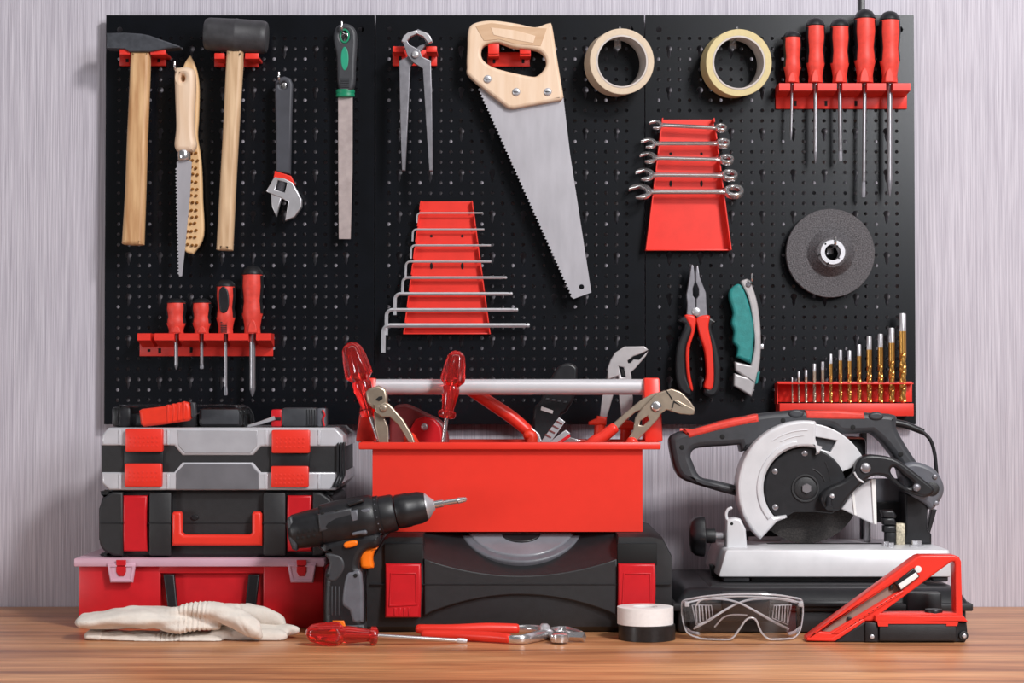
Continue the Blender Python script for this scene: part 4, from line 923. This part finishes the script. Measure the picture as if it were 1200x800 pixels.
for nm_, mm, lab, rg in (('work_glove', low, 'off-white work glove lying flat underneath the other glove', [(163, 746, 7.6), (174, 746, 7.9)]),
                     ('work_glove', up, 'off-white work glove lying on top of the other glove, finger pointing down', [])):
    r = remeshed(mm, .0022, 5)
    me = bpy.data.meshes.new('tmp'); me.from_pydata(r.v, [], r.f); me.update()
    nn_ = [v.normal.copy() for v in me.vertices]; bpy.data.meshes.remove(me)
    xe = at(232 if mm is up else 205, 720, G).x
    for v, nv in zip(r.v, nn_):                            # cloth wrinkles, elastic gathers and seams
        a = v*70; b = v*190
        d = .0011*math.sin(a.x*.9 + 2.2*math.sin(a.z*1.6 + a.y))*math.sin(a.y*1.3 + a.z*1.9 + math.sin(a.x*.8))
        d += .0006*math.sin(b.x*.7 + b.z*1.4 + 1.8*math.sin(b.y*.5 + b.x*.3))
        g_ = math.exp(-((v.x - xe)/.022)**2); d += g_*.0011*math.sin((v.x - xe)*1050)
        for q in ((.30, -.33) if mm is up else (.36, -.25)):
            d -= .0012*math.exp(-((v.x - xe - (q + .33)*.12 + (v.z-Z0)*.5)/.0016)**2)
        v += nv*d
        v.z = max(v.z, Z0 + .0006)
    t = Thing(nm_, lab, 'glove', 'pair of work gloves'); t.p('cloth', r, GLOVE)
    cf = remeshed(limb([(96, 727.5, G-.012, 7.6, .031), (104, 727.3, G-.012, 8.4, .0325), (113, 727, G-.012, 9.4, .034)] if mm is up else [(106, 743, G, 6.6, .031), (114, 743.4, G, 6.9, .0325), (123, 744, G, 7.1, .0345)]), .002, 3)
    for v in cf.v: v.z = max(v.z, Z0 + .0006)
    t.p('cuff', cf, GLOVE); t.done()

# ------------------------------------------------------------------ small things on the bench
rg = 15*mpp(-.46); rr_ = .0027
p_t = onz(358, 757, Z0); p_t = V(p_t.x, p_t.y+.004, Z0+rg*1.0+.0003); p_n = onz(443, 757, Z0); p_n = V(p_n.x, p_n.y+.006, Z0+rg*.75+.0004); p_e = onz(547, 754.3, Z0); p_e = V(p_e.x, p_e.y+.004, Z0+rr_+.0004)
clear_driver('clear red screwdriver lying on the bench in front of the drill', p_t, p_n, p_e, rg, rr_)

t = Thing('slip_joint_pliers', 'red handled pliers lying flat on the bench in front of the black saw case', 'pliers')
def dz_(px, py, h): p = onz(px, py-4.5, Z0); p.z = Z0 + h; return p
hh = .0078
t.p('handle', tube(crom3([dz_(491, 751, hh+.003), dz_(530, 751.5, hh+.003), dz_(570, 751, hh+.004), dz_(605, 750.5, hh+.003)], 5), [.0062, .0068, .0072, .0066], 16, rnd=.8), RED)
t.p('handle', tube(crom3([dz_(497, 754.5, hh), dz_(535, 755.5, hh), dz_(575, 757.5, hh), dz_(596, 759, hh-.0005)], 5), [.006, .0066, .0068, .006], 16, rnd=.8), RED)
t.p('jaw', tube(crom3([dz_(604, 750.5, hh+.003), dz_(622, 751, hh+.003), dz_(640, 753, hh+.001), dz_(652, 757, hh-.001)], 4), [.0045, .006, .008, .006], 10, s1=.7), CHROME)
t.p('jaw', tube(crom3([dz_(592, 759, hh-.001), dz_(612, 759.5, hh-.001), dz_(628, 757, hh), dz_(650, 752, hh), dz_(664, 751.5, hh), dz_(681, 755, hh-.001)], 4), [.0045, .006, .007, .0075, .0075, .006], 10, s1=.7), CHROME)
c = dz_(638, 754, hh+.004); t.p('pivot', lathe(c, c + V(0, 0, .009), [(0, .0075), (.6, .0075), (1, .004)], 18), STEEL)
c = dz_(656, 758.5, .0014)
t.p('jaw_tip', lathe(c, c + V(0, 0, .0125), [(0, .008), (.1, .0115), (.45, .0125), (.85, .0118), (1, .009)], 24), CHROME)
c = dz_(681, 757, .0014)
t.p('jaw_tip', tube([c + V(-.018, .002, .006), c + V(0, 0, .0055), c + V(.004, -.002, .0055)], [.0055, .0065, .0064], 4), CHROME)
t.done()
Yr = -.367; s = mpp(Yr); cx = at(757.5, 750, Yr).x
zt1 = Z0 + .0198; zt2 = zt1 + .0003
def roll(label, x, z0, z1, m, r):
    t = Thing('tape_roll', label, 'tape', 'insulating tape rolls stacked on the bench')
    t.p('tape', ring(V(x, Yr, z0), V(x, Yr, z1), r, r*.44, 64), m)
    t.p('core', ring(V(x, Yr, z0+.0003), V(x, Yr, z1-.0008), r*.43, r*.38, 48), WHITE); t.done()
roll('black tape roll on the bench under the white tape roll', cx+.0005, Z0+.0003, zt1, TBLK, 33.2*s)
roll('white tape roll stacked on the black tape roll', cx-.0014, zt2, zt2+.0222, TWHITE, 32.8*s)

# ------------------------------------------------------------------ flat black case under the cut-off saw
YF = -.31
t = Thing('flat_case', 'flat black plastic case lying under the cut-off saw', 'case')
zc1 = at(0, 688, YF+.02).z
xl, xr = at(789, 720, YF).x, at(1139, 720, YF).x; zs1 = at(0, 712, YF).z
t.p('lower_shell', box(xl+.006, xr-.006, YF+.004, -.012, Z0+.0003, zs1, .006), BLK2)
t.p('upper_shell', frust((xl, xr, YF, -.008, zs1+.0006), (xl+.018, xr-.014, YF+.02, -.02, zc1), .006), BLK)
t.p('rim', box(xl-.001, xr+.001, YF-.004, -.006, zs1-.004, zs1+.006, .002), BLK2)
t.p('top_panel', frust((xl+.05, xr-.05, YF+.03, -.05, zc1-.001), (xl+.055, xr-.055, YF+.034, -.055, zc1+.0028), .001), BLK2)
for a, b in ((846, 902), (1063, 1104)): t.p('latch', pbox(a, 694, b, 728, YF-.008, .02, .003), BLK)
t.p('handle', pbox(925, 704, 1040, 711, YF-.012, .014, .003), BLK)
t.done()
zs = zc1 + .0032

# ------------------------------------------------------------------ cut-off saw
YS = -.25; YBK = -.06; zb1 = at(0, 643.5, YS).z
t = Thing('cutoff_saw', 'silver and black cut-off saw with red grips and abrasive blade', 'saw')
bx0, bx1 = at(851, 660, YS).x, at(1113, 660, YS).x; zf = zs + .006; zlip = at(0, 676, YS).z
zf = zlip
t.p('base', frust((at(841, 676, YS).x, bx1+.002, YS-.004, YBK, zlip), (bx0, bx1, YS, YBK, zb1), .004) , ALU)
for a, b in ((848, 879), (1094, 1112)):
    for yy in (YS+.004, YBK-.03): t.p('foot', box(at(a, 680, YS).x, at(b, 680, YS).x, yy, yy+.026, zs, zlip+.001, .002), RUB)
t.p('base_under_shadow', box(at(882, 680, YS).x, at(1092, 680, YS).x, YS+.012, YBK-.012, zlip-.006, zlip+.001), BLK)  # black block standing in for the shadow under the base
t.p('side_hook', plate([(832, 662), (836, 661), (846, 672), (846, 676), (834, 675)], YS+.06, .02, .002), BLK)
YBL = -.15; cxp, cyp = 944, 572
c = at(cxp, cyp, YBL); s = mpp(YBL)
rbl = (c.z - zb1 - .0006)
rbl = min(rbl, 67*s)
t.p('blade', lathe(c + V(0, .0014, 0), c + V(0, -.0014, 0), [(0, 8*s), (0, rbl), (1, rbl), (1, 8*s)], 64), ABRD)
cv = t.p('blade_cover', plate([arc(cxp, cyp, 48, -28, 232, 40) + [(931, 600), (955, 600), (975, 602)]], YBL-.03, .025, .002), BLK)
t.p('boss', plate([circ(cxp, cyp, 16.5, 30), circ(cxp, cyp, 14, 30)], YBL-.032, .004, .0006), BLK2, cv)
t.p('boss', knob(cxp, cyp, YBL-.029, 13, .003, 28), BLK2, cv)
t.p('arbor_bolt', hexbolt(cxp+1, cyp, YBL-.031, 6, .005), SHAFT, cv)
for x, y in ((943, 531), (908, 552), (908.5, 594)): t.p('screw', knob(x, y, YBL-.029, 3.6, .003, 14), SHAFT, cv)
t.p('guide_edge', ptube(arc(cxp, cyp, 24, 20, 70, 8), YBL-.03, .9, 6, 0) + ptube([(967, 541), (971, 552), (973, 566)], YBL-.03, .7, 6, 3), BLK2, cv)
g1 = [(957, 495), (956, 514), (959, 522), (961, 531), (957, 533)] + arc(cxp, cyp, 49, 72, 223, 34) + [(922, 603.5), (923, 606.5), (911, 611), (891.5, 632)] + arc(cxp, cyp, 79.5, 227, 82, 44)
gd = t.p('front_guard', plate(g1, YBL-.042, .05, .004), ALU)
t.p('raised_edge', plate(arc(cxp, cyp, 57, 100, 220, 30) + arc(cxp, cyp, 51, 220, 100, 30), YBL-.0445, .006, .0015), ALU, gd)
t.p('raised_edge', ptube(arc(cxp, cyp, 68, 88, 125, 12), YBL-.042, .8, 6, 0) + ptube(arc(cxp, cyp, 62, 92, 118, 10), YBL-.042, .8, 6, 0), ALU, gd)
t.p('rear_guard', plate([arc(cxp, cyp, 76.5, 92, 24, 28) + arc(cxp, cyp, 42, 24, 92, 28), [(953, 511), (981, 516), (973.5, 529.5), (953, 523.5)]], YBL-.026, .04, .0015), ALU)
t.p('guard_window', plate([(953, 509), (983, 514), (975, 533), (955, 530)], YBL-.018, .008), DGR)
t.p('deflector', plate([(1000, 575), (1020, 561), (1026, 561.5), (1027.5, 614), (1022, 613.5), (986, 596)], YBL-.03, .02, .002), ALU)
t.p('deflector_edge', plate([(998, 577), (1001, 575), (1004, 604), (1001, 603)], YBL-.032, .003, .0006) + plate([(1021, 560.5), (1026.5, 561), (1027.8, 614.5), (1024, 614)], YBL-.033, .006, .001), WHITE)
YH = -.165
hd = t.p('handle', plate([(785, 521), (786, 513), (791, 509), (803, 504.5), (845, 494), (889, 485), (915, 482), (940, 480), (980, 481), (1020, 483.5), (1050, 486.5), (1051, 500), (1060, 518), (1075, 541), (1082, 550), (1064, 556), (1047, 533), (1034, 517), (1022, 507, 1), (998, 508), (985, 507), (975, 500), (958, 499), (930, 503), (905, 512), (885, 524), (869, 529.5, 1), (867, 521, 1), (850, 522.5), (832, 523.5), (815, 526), (810, 533), (812, 541), (821, 558.5), (840, 563.5), (866, 570, 1), (866, 582, 1), (840, 575), (804, 563.5), (794, 555), (789, 542)], YH, .045, .008, 3), DGR)
t.p('red_grip', plate([(801, 506, 1), (804, 505), (845, 494), (888.5, 485, 1), (890, 494.5, 1), (850, 502.5), (808, 513.5, 1)], YH-.0015, .048, .004, 3), REDR, hd)
t.p('red_grip', plate([(943.5, 480.5), (980, 480.5), (1013, 483), (1014.5, 491.5), (980, 491.5), (945, 490.5)], YH-.0015, .048, .004), REDR, hd)
for x, y in ((933.5, 484.5), (1027, 487.5)): t.p('grip_boss', plate([circ(x, y, 9, 20, 5)], YH-.0025, .01, .003), DGR, hd)
for x, y in ((799, 524), (846.5, 511.5), (917.5, 492.5), (999.5, 500.5), (1055.5, 532)): t.p('screw_hole', knob(x, y, YH+.0002, 3, .0006, 14), HOLE, hd)
t.p('motor_body', box(at(905, 0, -.1).x, at(1012, 0, -.1).x, -.115, -.03, at(0, 552, -.1).z, at(0, 512, -.1).z, .008), BLK)
t.p('arm', plate([[(974, 598), (966, 594), (962, 585), (965, 577), (974, 570), (990, 563), (1001, 553), (1004, 542), (1011, 535), (1022, 532.5), (1046, 536), (1062, 545), (1082, 561), (1095.5, 573), (1089, 581.5), (1075, 581), (1056, 572), (1045, 562), (1034, 557.5), (1022, 558), (1010, 567), (992, 586), (984, 598)], [(1044, 552), (1047, 547), (1052, 549.5), (1060, 557), (1071, 566), (1066, 571), (1056, 566), (1048, 559)]], YH-.035, .022, .004, 3), BLK)
t.p('arm_bolt', knob(1014.3, 548, YH-.035, 6, .004, 18), SHAFT)
t.p('arm_bolt', knob(1074, 571, YH-.035, 4.6, .005, 14), DSTEEL)
t.p('arm_edge', ptube([(1001, 553), (1005, 560), (1012, 565)], YH-.0355, 1.2, 8, 3), ALU)
t.p('pin', lathe(at(971, 580, YH-.03), at(972, 595, YH-.045), [(0, 3.4*s), (.6, 3.4*s), (1, 4.4*s)], 12) , BLK)
t.p('pin_screw', knob(975, 581, YH-.035, 3, .004, 12), STEEL)
hg = t.p('hinge_head', plate([(1056, 545, 1), (1070, 541), (1085, 544), (1098, 552), (1106, 566), (1106.5, 578), (1100, 590), (1092, 597.5), (1084, 590), (1064, 578, 1)], YH-.008, .06, .006, 4), GRYP)
t.p('hinge_cap', knob(1092.5, 572.5, YH-.008, 8, .003, 20), BLK2, hg)
for x, y in ((1095.5, 558.5), (1097, 589.5)): t.p('screw', knob(x, y, YH-.008, 3, .002, 12), DSTEEL, hg)
t.p('column', plate([(1061, 578), (1088, 584), (1087, 620), (1092, 626), (1092, 637.5), (1057, 637.5), (1061, 625)], YH, .06, .003), BLK)
t.p('column_strut', plate([(1092, 596), (1098, 597), (1090, 625), (1086, 625)], YH+.03, .015, .001), BLK)
t.p('fence_plate', pbox(1024, 560.5, 1064, 589, YH+.05, .01, .001), GRYP)
t.p('fence_plate', pbox(1026, 588, 1064, 612, YH+.045, .012, .001), BLK)
zq = lambda y, Y: py_of(zb1, Y)
def stand(px0, px1, ytop, Y, th, bev=0): return pz(px0, px1, ytop, zb1-.001, Y, th, bev)
t.p('fence', stand(872, 912, 622, -.085, .01, .001), BLK)
t.p('fence_edge', stand(878, 915, 629, -.1, .012, .001), ALU)
vs = M()
for k in range(3): vs += plate([(1033+k*1.5, 598+k*9), (1047+k*1.2, 597.5+k*9), (1051, 604+k*9), (1050, 607+k*8.5), (1036, 606.5+k*8.5)], -.175, .02, .003)
t.p('vise_jaw', vs + stand(1038, 1050, 620, -.172, .016, .002), BLK)
t.p('vise_block', stand(1050, 1061, 613, -.168, .03, .002), mat('cream_metal', (190, 180, 158), .5, .2, vary=(300, .35)))
t.p('vise_rod', stand(1013, 1021, 604, -.12, .012, .003), STEEL)
for x, Y_ in ((1038, -.19), (1044, -.21)):
    p = at(x, 600, Y_); p.z = zb1 - .001; t.p('base_bolt', lathe(p, p + V(0, 0, .007), [(0, .0055), (.5, .0055), (.6, .0042), (1, .0042)], 12), STEEL)
p = at(1074, 600, -.2); p.z = zb1-.001; t.p('base_bolt', lathe(p, p + V(0, 0, .009), [(0, .011), (.35, .011), (.4, .007), (1, .007)], 6), STEEL)
t.p('base_slot', box(at(900, 600, -.16).x, at(1035, 600, -.16).x, -.158, -.142, zb1-.002, zb1+.0004), HOLE)
kb = at(814, 628, -.2); s2 = mpp(-.2)
m = lathe(at(808, 628, -.2), at(826, 628, -.2), [(0, 10*s2), (.12, 19*s2), (.35, 22.5*s2), (.7, 24*s2), (.92, 24*s2), (1, 20*s2), (1, 10*s2)], 42, lobes=6, la=.06)
t.p('clamp_knob', m, BLK)
t.p('clamp_collar', lathe(at(825, 627.5, -.2), at(838, 627.5, -.2), [(0, 8*s2), (.1, 8.5*s2), (.9, 8.5*s2), (1, 8*s2)], 24), BLK2)
t.p('clamp_screw', lathe(at(837, 627.5, -.2), at(856, 627.5, -.2), [(k/24, (4.2 if k % 2 else 3.8)*s2) for k in range(25)], 14), STEEL)
t.p('clamp_bracket', plate([(851, 643.5), (852, 609), (862, 606.5), (868, 608), (874, 620), (876, 643.5)], -.215, .03, .003), ALU)
t.p('bracket_hook', ptube([(853, 612), (851, 603), (853, 597), (857, 595)], -.2, 1.8, 8, 4, rnd=.7), ALU)
t.p('bracket_hole', knob(857.5, 613.5, -.215, 1.8, .0005, 10), HOLE)
t.p('cord_sleeve', ptube([(1048, 495), (1062, 498), (1075, 503), (1082, 506)], -.14, [4.6, 4.4, 3.8, 3.5], 12, 4), BLK)
t.p('cord', ptube([(1080, 505), (1090, 515), (1095, 530), (1097, 548), (1098, 560)], -.14, 2.2, 10, 5), BLK)
t.done()

# ------------------------------------------------------------------ safety goggles
YG = -.392
t = Thing('safety_goggles', 'clear safety goggles lying in front of the flat black case', 'goggles')
zg = Z0 + .0006
def gy(x): return YG + ((x-873)/73)**4*.028 + ((x-873)/73)**2*.004
topo = [(801.5, 712), (803, 706.5), (812, 703), (826, 699.5), (848, 696.8), (870, 695.8), (893, 696.3), (915, 698), (937, 703), (943, 706), (945, 712)]
bot = [(801.5, 722), (804, 736), (808.5, 744.5), (820, 748.5), (837, 750.8), (852, 750.3), (860, 746), (868, 735), (874.5, 726), (880.5, 723.5), (886.5, 727), (892, 740), (900, 748), (910, 750.6), (927, 750.6), (938, 745), (942.5, 736), (945, 722)]
def interp(p, x):
    for i in range(len(p)-1):
        if p[i][0] <= x <= p[i+1][0]:
            u = (x-p[i][0])/(p[i+1][0]-p[i][0]); return p[i][1]*(1-u)+p[i+1][1]*u
    return p[0][1] if x < p[0][0] else p[-1][1]
def gp(x, y, off=0):
    q = at(x, y, YG); Yy = gy(x) + off; q.y = Yy; q.z = max(q.z, zg); return q
nx, ny = 56, 8; v = []; f = []
for lay in (0, .0018):
    for i in range(nx+1):
        x = 801.5 + 143.5*i/nx; a, b = interp(topo, x), interp(bot, x)
        for j in range(ny+1): v.append(gp(x, a+(b-a)*j/ny, lay))
K = (nx+1)*(ny+1)
for i in range(nx):
    for j in range(ny):
        a = i*(ny+1)+j; f.append((a, a+1, a+ny+2, a+ny+1)); f.append((K+a, K+a+ny+1, K+a+ny+2, K+a+1))
for i in range(nx):
    a = i*(ny+1); f.append((a, a+ny+1, K+a+ny+1, K+a)); a += ny; f.append((a, K+a, K+a+ny+1, a+ny+1))
for j in range(ny):
    f.append((j, K+j, K+j+1, j+1)); a = nx*(ny+1)+j; f.append((a, a+1, K+a+1, K+a))
t.p('lens', M().add(v, f), CLEAR)
rim = crom(topo, 4, False) + crom(bot, 4, False)[::-1]
pts = [gp(x, min(y, 749.2), .001) for x, y in rim]; pts.append(pts[0].copy())
t.p('rim', tube(pts, .0013, 8), CLEARR)
t.p('brow', tube([gp(x, y, -.0005) for x, y in crom([(816, 712), (822, 704), (840, 700), (870, 698.5), (905, 700), (925, 703), (940, 708)], 5, False)], .0011, 8), CLEARR)
t.p('nose_bridge', tube([gp(x, y, .004) for x, y in crom([(838, 735), (848, 724), (860, 720.5), (876, 721)], 5, False)], .0011, 8), CLEARR)
for sx in (-1, 1):
    X = lambda x: x if sx < 0 else 1746 - x
    Yb = YG + .045
    sd = t.p('side_shield', M().add([gp(X(802.5), 708, .002), gp(X(803.5), 738, .002), at(X(814), 741, Yb) , at(X(812), 708, Yb)], [(0, 1, 2, 3)]), CLEAR)
    fr = [(814.5, 712), (836, 711.5), (838, 726.5), (819, 735)]
    t.p('vent_frame', tube([gp(X(x), y, .022) for x, y in fr + fr[:1]], .0008, 6), CLEARR, sd)
    for k in range(5):
        x = 818.5 + k*3.6; t.p('vent_slat', tube([gp(X(x), 712, .022), gp(X(x+1.2), 733-k*1.5, .022)], .0009, 6), CLEARR, sd)
    arm = [(808, 709, .03), (830, 706, .045), (856, 708, .06), (874, 713, .064), (892, 722, .06), (912, 733, .05), (930, 742, .045)]
    t.p('temple_arm', tube(crom3([gp(X(x), min(y, 744), o - gy(X(x)) + YG + (.003 if sx > 0 else 0)) for x, y, o in arm], 5), [.0012, .0014, .0014, .0014, .0016, .0018, .0016], 8, s1=1), CLEARR)
    t.p('hinge', box(gp(X(806), 708).x-.003, gp(X(806), 708).x+.003, YG+.008, YG+.03, gp(X(806), 708).z-.004, gp(X(806), 706).z, .001), CLEARR)
    t.p('lower_corner', tube([gp(X(805), 738, .004), gp(X(812), 743, .006), gp(X(820), 744, .005)], .0022, 8, rnd=.8), CLEARR)
t.done()

# ------------------------------------------------------------------ red mitre saw square
YQ = -.4
t = Thing('mitre_square', 'red triangular angle tool with black base at the right front', 'tool')
fr = t.p('frame', plate([[(945.5, 746), (1075, 650.8), (1079, 649.6), (1119, 649.6), (1124, 651.5), (1126.7, 657), (1128.3, 720), (1134.5, 727), (1012, 727), (978, 751), (945.5, 750)],
    [(1091, 675), (1115, 657.5), (1118.5, 657), (1119.3, 660), (1120.5, 717.5), (1033, 717.5)], [(961, 739), (973.5, 740), (1056, 690), (1048, 682)]], YQ, .028, .0025), RED)
t.p('edge_band', plate([(946, 746.5), (975, 746.5), (1011, 724), (1014, 727), (979, 750.2), (946, 749.5)], YQ-.0015, .006, .001), RED, fr)
t.p('rail', plate([(975, 741), (1058, 690.5), (1060, 693), (984, 741.5)], YQ-.002, .006, .001), RED, fr)
t.p('scale_strip', plate([(958, 742), (974, 742), (1060, 690), (1046, 682)], YQ+.008, .006, .0005), RULER)
m = M()
for k in range(12): m += knob(992+k*5.2, 735.3-k*3.5, YQ-.002, .7, .0005, 6)
t.p('scale_marks', m, HOLE, kind='stuff')
t.p('slider', pbox(1043, 684.5, 1047, 690, YQ+.004, .006, .001) + pbox(993, 722, 998, 726, YQ+.004, .006, .001), BLK)
lv = t.p('level_frame', plate([[(1048.5, 682), (1071, 664.5), (1078, 674.5), (1055.5, 691.5)]], YQ-.004, .014, .0012), BLK)
t.p('level_vial', plate([(1052.5, 684), (1073.5, 669.5), (1076.8, 674.8), (1056, 690)], YQ-.0052, .008, .0012), WHITE, lv)
t.p('round_hole', plate([circ(1076, 666, 4, 18)], YQ-.0006, .003), WHITE, fr)
t.p('top_ledge', plate([(1026, 720.5), (1129, 720.5), (1134.5, 727.5), (1029, 727.5), (1030, 732), (1040, 732), (1040, 729), (1110, 729), (1110, 731.5), (1121, 731.5), (1122, 728), (1026, 727)], YQ-.009, .012, .001), RED, fr)
zq_ = Z0 + .0004
bs = t.p('base', plate([(978, 751.5), (1012, 728), (1133, 728), (1134.5, 746), (1131, 751.5)], YQ-.002, .04, .002), BLK)
t.p('base_block', pbox(1030.5, 730, 1121, 750, YQ-.008, .03, .002), BLK2, bs)
t.p('base_block', plate([circ(1129.5, 744, 5.5, 20)] , YQ-.006, .02, .001), BLK2, bs)
t.p('base_block', pbox(1014, 728.5, 1029, 751, YQ-.0055, .02, .001), BLK, bs)
for x, y in ((1022, 745), (1130, 744.2)): t.p('screw', knob(x, y, YQ-.0065, 2.6, .0015, 14), STEEL, bs)
c = at(1094, 719.5, YQ+.012); t.p('lock_knob', lathe(c, c + V(0, 0, .0075), [(0, .0105), (.7, .0115), (1, .0105)], 28), BLK)
zmin = min(v.z for q in t.ps for v in q[1].v); dz = zq_ - zmin
for q in t.ps: q[1].v = [v + V(0, 0, dz) for v in q[1].v]
t.done()
